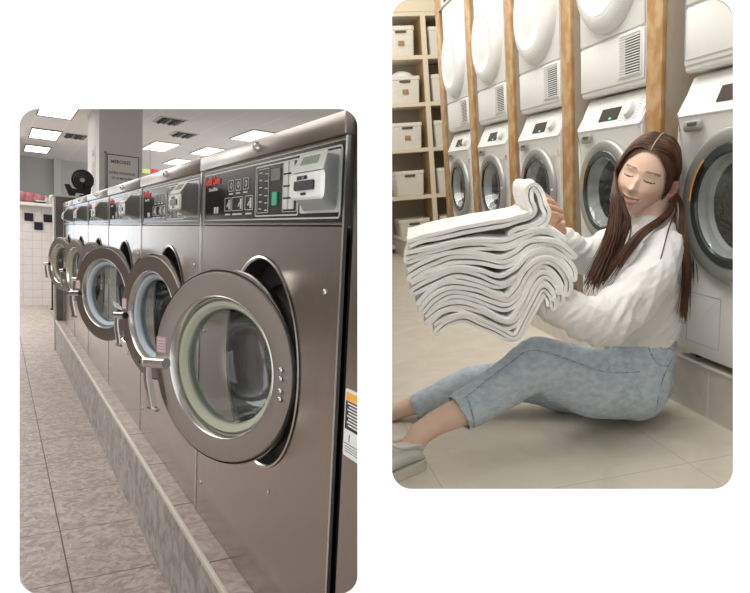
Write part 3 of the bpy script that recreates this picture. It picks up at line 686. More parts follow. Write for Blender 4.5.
# white washer
def cut(o, cb):
    c = cb.build('cutter', m_black); c.matrix_world = o.matrix_local
    c.location = (0, 0, 0); par = o.parent; o.parent = None
    md = o.modifiers.new('cut', 'BOOLEAN'); md.operation = 'DIFFERENCE'; md.object = c; md.solver = 'EXACT'
    dg = bpy.context.evaluated_depsgraph_get(); dg.update()
    me = bpy.data.meshes.new_from_object(o.evaluated_get(dg)); o.modifiers.clear(); o.data = me
    bpy.data.objects.remove(c); o.parent = par
def washer(label, loc, wd, dc, rr_, lab2=None):
    o = thing('front_load_washer', label, 'washing machine', loc, 'white front-loading washers')
    H0, H1 = 0.0, .86                                       # above the plinth
    b = B()
    pr = [(.0, .006), (-.004, .02), (-.004, .66), (-.022, .735), (-.018, .745), (.030, .846), (.045, .855), (.58, .855), (.58, .006)]
    b.loft([[(x, y, z) for x, z in pr] for y in (0, wd)])
    bmesh.ops.bevel(b.bm, geom=[e for e in b.bm.edges if abs(e.verts[0].co.y - e.verts[1].co.y) < 1e-6 and e.verts[0].co.x < .05 and e.verts[1].co.x < .05], offset=.010, segments=3, affect='EDGES')
    body = b.build('body', m_enamel, o, sharp=30)
    cut(body, B().cyl((-.2, dc[0], dc[1] - .19), (.35, dc[0], dc[1] - .19), rr_ * .74, n=64))
    for yy in (.05, wd - .05):
        B().cyl((.06, yy, -.022), (.06, yy, .010), .018, .022).build('foot', m_rubber, o)
    fp = lambda y, t, d=0: V((-.018 + .048 * t, y, .745 + .101 * t)) + V((-.903, 0, .429)) * d     # point on the sloping fascia
    def fq(y0, y1, t0, t1, d, m, nm, par=o):
        b = B(); b.poly([fp(y0, t0, d), fp(y1, t0, d), fp(y1, t1, d), fp(y0, t1, d)], .003, V((-.903, 0, .429))); return b.build(nm, m, par, smooth=False)
    s = wd / .45
    dsp = fq(.165 * s, .295 * s, .18, .60, 0, m_disp, 'display')
    fq(.205 * s, .22 * s, .20, .25, .002, m_gdot, 'status_light', dsp)
    p = fp(.095 * s, .42)
    b = B(); n_ = V((-.903, 0, .429)); b.tube([p, p + n_ * .006, p + n_ * .020, p + n_ * .022], [.030, .029, .026, .021], 28); b.build('programme_knob', m_enamel2, o)
    b = B()
    for k in range(8):
        for sd in (-1, 1):
            y = .095 * s + sd * .036; q0 = fp(y, .12 + .09 * k, .0006); q1 = fp(y + sd * .022, .12 + .09 * k, .0006); b.tube([q0, q1], .0008, 4)
    b.build('programme_marks', m_grey, o)
    # detergent drawer grip
    b = B(); loftcap(b, [(-.0235, wd - .125, wd - .04, .690, .722, .012), (-.0262, wd - .122, wd - .043, .693, .719, .011)]); g_ = b.build('detergent_drawer', m_silver, o)
    b = B(); loftcap(b, [(-.0262, wd - .105, wd - .060, .706, .717, .004), (-.0285, wd - .103, wd - .062, .708, .715, .003)]); b.build('drawer_grip', m_slot, g_)
    b = B().box(-.0245, -.021, .004, wd - .004, .7355, .7375); b.build('fascia_gap', m_grey, o, smooth=False)
    # lower service flap
    b = B(); outline(b, wd - .20 * s, wd - .055 * s, .045, .205, .0016, -.0048, .0012, .004); b.build('service_flap_outline', m_grey, o)
    c = (-.004, dc[0], dc[1] - .19)
    R_ = rr_
    d = B().lathe([(0, R_), (-.010, R_ * .995), (-.018, R_ * .97), (-.022, R_ * .93), (-.021, R_ * .82), (-.018, R_ * .785)], c, 'X', 72).build('door', m_silver, o, sharp=60)
    B().lathe([(-.018, R_ * .79), (-.022, R_ * .77), (-.022, R_ * .68), (-.016, R_ * .655)], c, 'X', 72).build('dark_ring', m_dring, d)
    B().lathe([(-.0225, R_ * .795), (-.0245, R_ * .78), (-.0225, R_ * .765)], c, 'X', 40, pi * .02, pi * .27).build('orange_arc', m_orange, d)
    B().lathe([(-.0228, R_ * .765), (-.0246, R_ * .74), (-.0242, R_ * .66), (-.0225, R_ * .65)], c, 'X', 30, pi * .02, pi * .25).build('door_grip', m_black, d)
    gb = B().lathe([(-.017, R_ * .665), (-.018, R_ * .64), (.0, R_ * .60), (.05, R_ * .54), (.09, R_ * .40), (.105, .001)], c, 'X', 60).build('glass_bowl', m_glass2, d)
    B().lathe([(-.012, R_ * .67), (.02, R_ * .65), (.03, R_ * .60)], c, 'X', 48).build('door_seal', m_grey, d)
    B().lathe([(.03, R_ * .66), (.04, R_ * .72), (.30, R_ * .72), (.30, .001)], c, 'X', 48).build('drum', m_drum2, o)
    b = B().box(-.0075, -.003, .014, .040, .655, .682, .002); b.build('round_sticker_plate', m_enamel2, o)
    B().sphere((-.006, dc[0] - R_ * .93, dc[1] - .19 + .0), (.024, .009, .012), 12, 8).build('door_catch', m_chrome, d)
    return o
m_glass2 = glassy('washer_glass', (.95, .96, .96), k=.5)
m_drum2 = mat('steel_drum', (.55, .55, .54), .32, 1, bump=.5, bscale=70)
w1 = washer('nearest white washer at the right edge, touching the woman\'s hair', (0, -.672, .19), .480, (.222, .668), .222)
w2 = washer('white washer behind the woman\'s face, second from the right', (0, .004, .19), .452, (.246, .697), .194)
lw = ['third white washer from the right, behind the raised towel edge', 'fourth white washer from the right, above the towel stack', 'farthest white washer, next to the last wooden post']
for k in range(3): dup(w2, (0, .004 + .62 * (k + 1), .19), lw[k])
for k, (y, lb, g) in enumerate(((.62 * 2 + .03, 'round yellow', (.70, .55, .25)), )): pass
b = B()
for k in range(9): b.sphere((.155 + .02 * (k % 3), -.672 + .222 + .06 * math.cos(k * 2.3) - .01, .19 + .478 - .075 + .035 * math.sin(k * 1.7) + .012 * k), (.06, .055, .035), 20, 14)
for v in b.bm.verts: v.co += V(noise.noise_vector(v.co * 30)) * .012
o = b.build('wet_laundry', mat('white_laundry', (.80, .80, .78), .9, bump=.4, bscale=120), None, off=(.15, -.45, .56), loc=(.15, -.45, .56)); tag(o, 'white laundry heaped in the drum of the nearest white washer', 'laundry')
# small coloured stickers seen on the far washers
for k, (y, cc, lb) in enumerate(((.62 + .035, (.62, .52, .30), 'small yellowish round sticker on the third washer'), (1.24 + .035, (.70, .12, .06), 'small red sticker on the fourth washer'), (1.86 + .035, (.75, .14, .06), 'small red sticker on the farthest washer'))):
    o = B().lathe([(-.0005, .001), (-.0005, .013), (.002, .013)], (0, 0, 0), 'X', 20).build('sticker', mat('sticker_colour', cc, .5), None, loc=(-.0085, y - .004, .19 + .668)); tag(o, lb, 'sticker')

# white dryer stacked above
def dryer(label, loc, wd):
    o = thing('tumble_dryer', label, 'dryer', loc, 'white tumble dryers stacked on the washers')
    B().box(.0, .58, 0, wd, .0, .86, .012, 3).build('body', m_enamel, o, sharp=30)
    B().box(-.006, .002, .008, wd - .008, .020, .178, .004).build('lower_panel', m_enamel2, o)
    B().box(-.007, .002, .008, wd - .008, .186, .76, .004).build('front_panel', m_enamel2, o)
    v = B().box(-.010, -.005, .018, .165, .034, .180, .002).build('vent_frame', m_enamel, o)
    b = B()
    for k in range(16): b.box(-.0145, -.009, .022, .150, .041 + k * .0085, .0445 + k * .0085)
    b.build('vent_slats', m_enamel2, v, smooth=False)
    B().box(-.0112, -.0098, .026, .112, .046, .158).build('vent_opening', m_dark2, v, smooth=False)
    c = (-.007, wd * .5, .408)
    d = B().lathe([(0, .208), (-.016, .205), (-.032, .190), (-.040, .160), (-.043, .145), (-.040, .140), (-.047, .08), (-.050, .001)], c, 'X', 72).build('door', m_enamel, o, sharp=50)
    B().lathe([(-.0405, .150), (-.0435, .147), (-.0405, .143)], c, 'X', 72).build('door_groove', m_enamel2, d)
    B().box(-.014, .0, .02, wd - .02, .775, .845, .004).build('control_strip', m_enamel2, o); B().box(-.0155, -.013, wd * .62, wd * .82, .785, .83).build('display', m_disp, o)
    B().sphere((-.05, wd * .5 - .10, .56), (.006, .004, .02), 10, 8).build('door_latch', m_enamel2, d)
    return o
m_dark2 = mat('dark_vent_green', (.035, .05, .045), .6)
d1 = dryer('nearest white dryer at the top right corner, only its blank lower panel visible', (0, -.645, 1.05), .452)
ld = ['white dryer with a dark slatted vent above the washer behind the woman', 'third white dryer from the right, round door cut by the top edge', 'fourth white dryer from the right, with a long oval glossy door', 'farthest white dryer, under the wooden lintel']
for k in range(4): dup(d1, (0, .62 * k + .003, 1.05), ld[k])
for ch in kids(d1):
    if ch.name.startswith('vent'):
        for g in kids(ch): bpy.data.objects.remove(g)
        bpy.data.objects.remove(ch)
b = B(); outline(b, .02, .44, .035, .55, .002, -.0085, .0015, .01); b.build('panel_groove', m_grey, d1)

# shelving at the back
SY = 4.5
o = thing('shelving_unit', 'tall cream open shelving with white baskets at the far end', 'shelf', (.4, SY + .2, 0))
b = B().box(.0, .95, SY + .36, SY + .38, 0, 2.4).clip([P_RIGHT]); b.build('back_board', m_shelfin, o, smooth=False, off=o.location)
for z in (.085, .572, 1.037, 1.473, 1.91, 2.30):
    b = B().box(-.2, .95, SY, SY + .37, z - .038, z, .002).clip([P_RIGHT]); b.build('shelf_board', m_shelf, o, smooth=False, off=o.location)
for x, m in ((.422, m_shelf), (.90, m_shelf)):
    b = B().box(x, x + .048, SY - .002, SY + .03, 0.0, 2.36, .002); b.build('upright', m, o, smooth=False, off=o.location)
    b = B().box(x + .004, x + .044, SY + .03, SY + .36, 0.0, 2.30); b.build('side_board', m_shelfside, o, smooth=False, off=o.location)
b = B().box(-.2, .95, SY - .004, SY + .03, 2.30, 2.40).clip([P_RIGHT]); b.build('top_rail', m_shelf, o, smooth=False, off=o.location)
def basket(x0, x1, z, h, label, lid=False, tagc=True):
    o = thing('storage_basket', label, 'basket', ((x0 + x1) / 2, SY + .15, z), 'white baskets on the cream shelving')
    cx = (x0 + x1) / 2; wd = (x1 - x0) / 2
    b = B(); rings = []
    for t, s in ((0, .90), (.06, .93), (.85, 1.0), (.87, 1.04), (1, 1.04), (1, .98), (.3, .9)):
        rings.append([(x * wd * s, y * .135 * s, t * h) for x, y in rrect(-1, 1, -1, 1, .16, 4)])
    b.loft(rings, cap=True); b.build('body', m_basket, o)
    B().box(-.055, .055, -.147, -.134, h * .80 - .010, h * .80 + .010, .004).build('handle_slot', m_slot, o)
    if tagc: B().box(-.030, .030, -.140, -.131, h * .42 - .022, h * .42 + .022, .003).build('tag', m_tagb, o)
    if lid: B().sphere((0, 0, h * .98), (wd * .8, .11, .07), 20, 10).build('heaped_laundry', m_enamel2, o)
    return o
wds = ['top', 'second', 'third', 'fourth', 'lowest visible']
zz = [1.91, 1.473, 1.037, .572, .085]; xo = [(.085, .352), (.075, .378), (.065, .368), (.06, .358), (.06, .385)]
for k in range(5):
    basket(*xo[k], zz[k] + .001, .25 + (.02 if k == 0 else 0), 'white basket in the left column of the shelving, %s shelf' % wds[k], lid=(k == 1), tagc=(k != 3))
    basket(.50, .76, zz[k] + .001, .255, 'white basket half hidden behind the wooden post, %s shelf' % wds[k], tagc=False)
# ================================================================== TOWELS
m_towel = mat('white_terry', (.90, .895, .87), .95, bump=.35, bscale=260)
CAMR = V(RR[0]); CAMU = -V(RR[1])
BACK = V((.235, .97, .03)).normalized()
def offset_path(P, d, nrm):
    out = []
    for i, p in enumerate(P):
        t = (P[min(i + 1, len(P) - 1)] - P[max(i - 1, 0)]).normalized(); out.append(p + t.cross(nrm) * d)
    return out
def towel(label, pts, layers, ts, depth, seed, sh=0.0, jit=.010, rollend=False):
    rnd = random.Random(seed)
    P = cr(pts, 7); nrm = BACK
    pitch = ts * .99
    path = []
    for k in range(layers):
        d = (k - (layers - 1) / 2) * pitch
        q = offset_path(P, -d, nrm)
        trim = rnd.randint(0, 2)
        if trim: q = q[:-trim]
        if k % 2: q = q[::-1]
        if path:                                            # round turn into the next layer
            a, bb = path[-1], q[0]; t = (path[-1] - path[-2]).normalized(); mid = (a + bb) / 2; r = (bb - a) / 2
            for ang in (35, 70, 105, 145): path.append(mid - r * cos(radians(ang)) + t * r.length * sin(radians(ang)) * 1.5)
        path += q
    n = len(path); bm = bmesh.new(); NS = 9
    up = [None] * n
    for i in range(n):
        t = (path[min(i + 1, n - 1)] - path[max(i - 1, 0)]); t = t.normalized() if t.length > 1e-7 else CAMR; up[i] = t.cross(nrm)
    grid = []
    for j in range(NS + 1):
        f = j / NS; row = []
        for i in range(n):
            wob = noise.noise(V((i * .07, seed * 3.1, 0))) * jit
            p = path[i] + BACK * (depth * f + wob * (1 - f) + sh * f) + CAMU * (.006 * noise.noise(V((i * .05, f * 3, seed))) )
            p += V(noise.noise_vector(p * 18 + V((seed, 0, 0)))) * .004
            e = ts * .5 * (.80 if j in (0, NS) else 1.0)
            row.append((bm.verts.new(p + up[i] * e), bm.verts.new(p - up[i] * e)))
        grid.append(row)
    for j in range(NS):
        for i in range(n - 1):
            a, b_, c, d = grid[j][i], grid[j][i + 1], grid[j + 1][i + 1], grid[j + 1][i]
            bm.faces.new((a[0], b_[0], c[0], d[0])); bm.faces.new((a[1], d[1], c[1], b_[1]))
    for i in range(n - 1):
        for j in (0, NS):
            a, b_ = grid[j][i], grid[j][i + 1]; bm.faces.new((a[0], a[1], b_[1], b_[0]))
    for j in range(NS):
        for i in (0, n - 1):
            a, b_ = grid[j][i], grid[j + 1][i]; bm.faces.new((a[0], b_[0], b_[1], a[1]))
    bb = B(); bb.bm.free(); bb.bm = bm
    c0 = sum(path, V()) / n
    o = bb.build('folded_towel', m_towel, None, off=c0, loc=c0, sharp=60)
    return tag(o, label, 'towel', 'stack of folded white towels held by the woman')
towel('topmost white towel, its right end rolled up under the fingers', [(-0.919, -0.342, 0.644), (-0.885, -0.347, 0.651), (-0.829, -0.358, 0.658), (-0.748, -0.372, 0.671), (-0.668, -0.387, 0.679), (-0.612, -0.397, 0.686), (-0.589, -0.398, 0.702), (-0.592, -0.390, 0.732), (-0.588, -0.384, 0.757), (-0.575, -0.386, 0.762), (-0.563, -0.393, 0.745), (-0.557, -0.401, 0.718), (-0.551, -0.409, 0.694), (-0.563, -0.412, 0.671), (-0.600, -0.408, 0.655), (-0.647, -0.400, 0.644)], 2, .0132, .24, 1)
towel('second white towel from the top, right under the rolled one', [(-0.927, -0.350, 0.606), (-0.882, -0.357, 0.615), (-0.809, -0.371, 0.623), (-0.738, -0.385, 0.626), (-0.707, -0.394, 0.621), (-0.668, -0.402, 0.621), (-0.618, -0.409, 0.636), (-0.578, -0.416, 0.644), (-0.543, -0.425, 0.636), (-0.524, -0.434, 0.618)], 3, .0118, .25, 2)
towel('third white towel from the top, with a wavy front edge', [(-0.925, -0.362, 0.560), (-0.878, -0.367, 0.580), (-0.813, -0.377, 0.595), (-0.743, -0.394, 0.590), (-0.689, -0.409, 0.575), (-0.648, -0.415, 0.588), (-0.605, -0.418, 0.611), (-0.562, -0.427, 0.613), (-0.528, -0.438, 0.598), (-0.506, -0.449, 0.574)], 3, .0130, .26, 3)
towel('fourth white towel from the top, folded edge at its left', [(-0.922, -0.372, 0.525), (-0.875, -0.377, 0.543), (-0.810, -0.387, 0.559), (-0.748, -0.404, 0.545), (-0.696, -0.421, 0.524), (-0.650, -0.425, 0.545), (-0.610, -0.426, 0.577), (-0.569, -0.431, 0.590), (-0.532, -0.444, 0.571), (-0.510, -0.456, 0.543), (-0.509, -0.461, 0.525)], 3, .0130, .26, 4)
towel('fifth white towel from the top, thick and sagging over the arm', [(-0.905, -0.390, 0.468), (-0.873, -0.389, 0.499), (-0.823, -0.395, 0.516), (-0.769, -0.410, 0.505), (-0.717, -0.427, 0.479), (-0.683, -0.438, 0.469), (-0.648, -0.438, 0.498), (-0.619, -0.434, 0.539), (-0.584, -0.435, 0.562), (-0.550, -0.446, 0.547), (-0.531, -0.460, 0.511), (-0.536, -0.465, 0.486)], 4, .0128, .26, 5)
towel('sixth white towel from the top, drooping at the near corner', [(-0.895, -0.399, 0.441), (-0.854, -0.402, 0.465), (-0.806, -0.411, 0.470), (-0.753, -0.428, 0.448), (-0.709, -0.444, 0.422), (-0.676, -0.451, 0.421), (-0.638, -0.448, 0.466), (-0.611, -0.443, 0.508), (-0.584, -0.443, 0.529), (-0.561, -0.453, 0.513), (-0.550, -0.464, 0.479), (-0.560, -0.467, 0.458)], 3, .0120, .25, 6)
towel('lowest white towel of the stack, its corner lowest above the knee', [(-0.876, -0.409, 0.417), (-0.842, -0.412, 0.435), (-0.798, -0.420, 0.440), (-0.749, -0.437, 0.417), (-0.705, -0.453, 0.392), (-0.671, -0.462, 0.383), (-0.634, -0.458, 0.429), (-0.608, -0.453, 0.471), (-0.586, -0.452, 0.496), (-0.571, -0.460, 0.476), (-0.571, -0.466, 0.451)], 3, .0105, .24, 7)

# ================================================================== THE WOMAN
def fuse(name, chains, vox, m, parent=None, smooth=6, zmin=.003, blobs=()):
    """one continuous skin grown over tapering limb chains"""
    bm = bmesh.new()
    for ch in chains:
        for (p, r), (q, s) in zip(ch, ch[1:]):
            sub = bmesh.new()
            for c_, rad in ((p, r), (q, s)): bmesh.ops.create_icosphere(sub, subdivisions=3, radius=rad, matrix=Matrix.Translation(c_))
            bmesh.ops.convex_hull(sub, input=sub.verts[:])
            for v in [v for v in sub.verts if not v.link_faces]: sub.verts.remove(v)
            me = bpy.data.meshes.new('t'); sub.to_mesh(me); bm.from_mesh(me); bpy.data.meshes.remove(me); sub.free()
    for c_, r3, rot in blobs:
        bmesh.ops.create_icosphere(bm, subdivisions=4, radius=1, matrix=Matrix.Translation(c_) @ rot.to_4x4() @ Matrix.Diagonal((*r3, 1)))
    me = bpy.data.meshes.new(name); bm.to_mesh(me); bm.free()
    o = bpy.data.objects.new(name, me); C.objects.link(o)
    md = o.modifiers.new('r', 'REMESH'); md.mode = 'VOXEL'; md.voxel_size = vox; md.adaptivity = 0
    sm = o.modifiers.new('s', 'SMOOTH'); sm.iterations = smooth; sm.factor = .6
    dg = bpy.context.evaluated_depsgraph_get(); dg.update()
    me2 = bpy.data.meshes.new_from_object(o.evaluated_get(dg)); o.modifiers.clear(); o.data = me2; me2.name = name; bpy.data.meshes.remove(me)
    for v in me2.vertices:
        if v.co.z < zmin: v.co.z = zmin
    me2.materials.clear(); me2.materials.append(m)
    me2.polygons.foreach_set('use_smooth', [True] * len(me2.polygons))
    if parent: o.parent = parent
    return o
def displace(o, fn):
    me = o.data; ns = [v.normal.copy() for v in me.vertices]
    for v, n in zip(me.vertices, ns): v.co += n * fn(v.co, n)
    for v in me.vertices:
        if v.co.z < .002: v.co.z = .002
    me.update()
def ridged(p, f): return 1 - 2 * abs(noise.noise(p * f))
m_skin, t_, b_ = nt('skin')
b_.inputs['Roughness'].default_value = .48; b_.inputs['Subsurface Weight'].default_value = .15; b_.inputs['Subsurface Radius'].default_value = (.012, .005, .003)
at_ = t_.nodes.new('ShaderNodeAttribute'); at_.attribute_name = 'tint'; t_.links.new(at_.outputs['Color'], b_.inputs['Base Color'])
SK = (.78, .55, .43)
m_shirt = mat('white_cotton', (.79, .785, .77), .85, bump=.25, bscale=60, stretch=(1, 1, 6), sheen=.2)
m_denim = mat('washed_denim', (.36, .46, .58), .9, col2=(.66, .72, .77), scale=45, bump=.4, bscale=300, detail=12, ramp=(.2, .75), stretch=(1, 1, 1.6))
m_stitch = mat('denim_seam', (.17, .26, .38), .9, col2=(.50, .56, .62), scale=90)
m_shoe = mat('pale_grey_sneaker', (.60, .61, .57), .6, bump=.2, bscale=120)
m_sole = mat('white_sole', (.62, .60, .54), .6)
m_hair = mat('brown_hair', (.045, .020, .011), .48, spec=.35, col2=(.12, .055, .028), scale=10, stretch=(3, 3, .5))
# head frame
HC = V((-0.127, -0.199, 0.756)); HS = 1.05
camX, camY, camZ = CAMR, CAMU, -V(RR[2])
def cw(v): return (camX * v[0] + camY * v[1] + camZ * v[2])
hU = cw((.26, .88, .38)).normalized(); hR = cw((.80, -.40, .42)); hR = (hR - hU * hR.dot(hU)).normalized(); hF = hU.cross(hR).normalized()
if hF.dot(cw((-.477, -.242, .83))) < 0: hF = -hF
HM = Matrix(((hR.x * HS, hF.x * HS, hU.x * HS, HC.x), (hR.y * HS, hF.y * HS, hU.y * HS, HC.y), (hR.z * HS, hF.z * HS, hU.z * HS, HC.z), (0, 0, 0, 1)))
G = lambda x, z, cx, cz, sx, sz: math.exp(-((x - cx) / sx) ** 2 - ((z - cz) / sz) ** 2)
def headpt(nx, ny, nz):
    rz = .122 if nz > 0 else .118
    x, y, z = .074 * nx, (.088 if ny > 0 else .098) * ny, rz * nz
    if z < 0:
        t = min(1, -z / .118); x *= 1 - .27 * t ** 1.9
        if ny < 0: y *= 1 - .45 * t ** 1.2
        else: y = y * (1 + .10 * t) + .018 * t * ny
    if ny > 0:
        k = ny ** .6 if ny > 0 else 0
        y += k * (.020 * G(x, z, 0, -.036, .0085, .010) + .010 * G(x, z, 0, -.018, .007, .018) + .005 * G(x, z, 0, -.036, .017, .007)
                  - .009 * (G(x, z, .031, .000, .016, .011) + G(x, z, -.031, .000, .016, .011)) + .0058 * (G(x, z, .031, -.001, .0125, .0075) + G(x, z, -.031, -.001, .0125, .0075))
                  + .004 * (G(x, z, .03, .018, .020, .006) + G(x, z, -.03, .018, .020, .006)) + .006 * (G(x, z, .040, -.036, .018, .014) + G(x, z, -.040, -.036, .018, .014)))
        zc = -.066 + 11 * x * x
        inl = max(0, 1 - (abs(x) / .030) ** 3)
        y += k * inl * (.0050 * math.exp(-((z - zc - .0065) / .0035) ** 2) + .0062 * math.exp(-((z - zc + .0085) / .0042) ** 2) - .0035 * math.exp(-((z - zc) / .0035) ** 2))
        y += k * (.007 * G(x, z, 0, -.102, .018, .012) - .003 * G(x, z, 0, -.086, .02, .005)) 
    return V((x, y, z))
def mixc(a, b, t): return tuple(a[i] * (1 - t) + b[i] * t for i in range(3))
def facecol(p, ny):
    x, y, z = p; c = SK
    if y > .0 and ny > 0:
        c = mixc(c, (.70, .32, .22), .42 * (G(x, z, .042, -.034, .020, .016) + G(x, z, -.042, -.034, .020, .016)) + .25 * G(x, z, 0, -.04, .010, .010))
        zc = -.066 + 11 * x * x; w_ = .026
        if abs(x) < w_ and y > .04:
            e = (1 - (abs(x) / w_) ** 2)
            dz = z - zc
            if -.0135 * e ** .7 - .001 < dz < .0095 * e ** .6: c = mixc(c, (.66, .22, .18), .8)
            if abs(x) < .019 and -.0040 * e < dz < .0028 * e: c = (.86, .82, .76)
        for s in (-1, 1):
            xe = x - s * .031
            zb = .022 - 5.0 * (xe + s * -.004) ** 2 - s * xe * .02
            if abs(xe) < .020 and abs(z - zb) < .0028: c = mixc(c, (.16, .085, .05), .8)
            zl = -.0055 + 14 * xe * xe
            if abs(xe) < .0150 and abs(z - zl) < .0017 and y > .03: c = (.035, .018, .012)
    return c
def make_head(bm, lay):
    NU, NV = 220, 180; rows = []
    for j in range(NV + 1):
        ph = pi * j / NV; row = []
        for i in range(NU):
            th = 2 * pi * i / NU + pi / 2
            # crowd columns towards the face
            n_ = V((sin(ph) * cos(th), sin(ph) * sin(th), cos(ph)))
            p = headpt(*n_); v = bm.verts.new(HM @ p); v[lay] = (*facecol(p, n_.y), 1); row.append(v)
            if j in (0, NV): break
        rows.append(row)
    for j in range(NV):
        a, b2 = rows[j], rows[j + 1]
        for i in range(NU):
            k = (i + 1) % NU
            if len(a) == 1: bm.faces.new((a[0], b2[i], b2[k]))
            elif len(b2) == 1: bm.faces.new((a[i], b2[0], a[k]))
            else: bm.faces.new((a[i], b2[i], b2[k], a[k]))
# skeleton
hipL, hipR = V((-0.232, -0.317, 0.124)), V((-0.178, -0.156, 0.099))
J = dict(
 legL=[(hipL, .088), (V((-0.371, -0.310, 0.159)), .082), (V((-0.474, -0.306, 0.212)), .068), (V((-0.549, -0.302, 0.246)), .056), (V((-0.666, -0.302, 0.188)), .052), (V((-0.798, -0.319, 0.136)), .043), (V((-0.874, -0.323, 0.116)), .037), (V((-0.926, -0.334, 0.095)), .034), (V((-0.966, -0.342, 0.049)), .034)],
 footL=[(V((-0.962, -0.347, 0.051)), .031), (V((-1.053, -0.376, 0.068)), .026)],
 legR=[(hipR, .085), (V((-0.336, -0.128, 0.078)), .070), (V((-0.506, -0.061, 0.111)), .055), (V((-0.670, -0.016, 0.107)), .045), (V((-0.825, 0.014, 0.056)), .036), (V((-0.912, 0.028, 0.035)), .029), (V((-0.975, 0.038, 0.020)), .030)],
 spine=[(V((-0.193, -0.265, 0.155)), .098), (V((-0.161, -0.233, 0.266)), .086), (V((-0.143, -0.218, 0.424)), .086), (V((-0.129, -0.215, 0.527)), .078), (V((-0.123, -0.220, 0.596)), .050), (V((-0.119, -0.214, 0.645)), .042), (V((-0.097, -0.200, 0.697)), .046)],
 shl=[(V((-0.117, -0.213, 0.545)), .06), (V((-0.132, -0.294, 0.545)), .046)], shr=[(V((-0.117, -0.202, 0.550)), .06), (V((-0.151, -0.118, 0.559)), .048)],
 armL=[(V((-0.133, -0.295, 0.542)), .043), (V((-0.271, -0.384, 0.450)), .040), (V((-0.401, -0.435, 0.388)), .036), (V((-0.502, -0.434, 0.429)), .032), (V((-0.567, -0.382, 0.455)), .024)],
 handL=[(V((-0.567, -0.382, 0.455)), .024), (V((-0.596, -0.353, 0.462)), .026)],
 armR=[(V((-0.151, -0.118, 0.559)), .045), (V((-0.245, -0.107, 0.521)), .038), (V((-0.328, -0.131, 0.526)), .032), (V((-0.382, -0.157, 0.584)), .024), (V((-0.413, -0.175, 0.632)), .021)],
)
palm = V((-0.426, -0.182, 0.655))
fing = []
def finger(pts, r0, r1): fing.append([(V(p), r0 + (r1 - r0) * i / (len(pts) - 1)) for i, p in enumerate(pts)])
finger([(-0.420, -0.177, 0.660), (-0.426, -0.177, 0.694), (-0.448, -0.198, 0.717), (-0.472, -0.216, 0.731)], .0095, .0070)
finger([(-0.421, -0.193, 0.658), (-0.424, -0.199, 0.691), (-0.449, -0.221, 0.709), (-0.477, -0.239, 0.717)], .0098, .0074)
finger([(-0.425, -0.209, 0.653), (-0.425, -0.223, 0.680), (-0.452, -0.246, 0.692), (-0.480, -0.259, 0.701)], .0095, .0070)
finger([(-0.434, -0.219, 0.646), (-0.430, -0.240, 0.664), (-0.454, -0.257, 0.676), (-0.479, -0.269, 0.681)], .0085, .0062)
finger([(-0.427, -0.170, 0.639), (-0.435, -0.208, 0.627), (-0.433, -0.238, 0.635), (-0.432, -0.256, 0.648)], .0115, .0080)
palmc = [[(V((-0.411, -0.177, 0.626)), .020), (V((-0.424, -0.185, 0.664)), .019)], [(V((-0.425, -0.193, 0.631)), .018), (V((-0.425, -0.208, 0.656)), .015)]]
lh = V((-0.596, -0.353, 0.462)); fl = []
for k in range(4):
    a = lh + CAMR * (-.01) + BACK * (.018 * (k - 1.5)); fl.append([(a, .0095), (a - CAMR * .035 + CAMU * .004, .0088), (a - CAMR * .058 + CAMU * .008, .0078), (a - CAMR * .074 + CAMU * .012, .0068)])
fl.append([(lh - BACK * .02, .011), (lh - BACK * .036 - CAMR * .02 + CAMU * .008, .0095), (lh - BACK * .040 - CAMR * .04 + CAMU * .014, .0078)])
person = fuse('person', list(J.values()) + palmc + fl, .0055, m_skin, None, smooth=3)
hands = fuse('hand_tmp', fing + palmc, .0024, m_skin, None, smooth=3)
bm = bmesh.new(); bm.from_mesh(person.data); bm.from_mesh(hands.data)
lay = bm.verts.layers.float_color.new('tint')
for v in bm.verts: v[lay] = (*SK, 1)
knuck = V((-0.431, -0.207, 0.677))
for v in bm.verts:
    if (v.co - knuck).length < .09: v[lay] = (.76, .47, .34, 1)
make_head(bm, lay)
# ears
for s in (1, -1):
    for k in range(2):
        r0 = bmesh.ops.create_icosphere(bm, subdivisions=3, radius=1, matrix=HM @ Matrix.Translation((s * (.080 - .0 * k), -.020 + .003 * k, -.012)) @ Matrix.Rotation(s * radians(-127), 4, 'Z') @ Matrix.Rotation(radians(-10), 4, 'X') @ Matrix.Diagonal((.0055 - .001 * k, .018 - .002 * k, .030 - .003 * k, 1)))
        for v in r0['verts']:
            q = HM.inverted() @ v.co; e = (((q.x * s - .080) * .8 - (q.y + .020) * .6 - .001) / .0105) ** 2 + ((q.z + .008) / .018) ** 2
            v[lay] = (.70, .36, .26, 1) if e > .9 else (.50, .22, .16, 1)
            if e < 1: v.co -= (HM.to_3x3() @ V((s * .6, .8, 0))) * .006 * (1 - e)
# thumb nail
r0 = bmesh.ops.create_icosphere(bm, subdivisions=2, radius=1, matrix=Matrix.Translation(V((-0.435, -0.262, 0.650))) @ Matrix.Rotation(.5, 4, 'Y') @ Matrix.Diagonal((.005, .004, .006, 1)))
for v in r0['verts']: v[lay] = (.80, .55, .47, 1)
me = bpy.data.meshes.new('person'); bm.to_mesh(me); bm.free(); me.materials.append(m_skin)
me.polygons.foreach_set('use_smooth', [True] * len(me.polygons)); person.data = me; bpy.data.objects.remove(hands)
tag(person, 'smiling long-haired young woman in white shirt and jeans sitting on the floor holding towels', 'person')

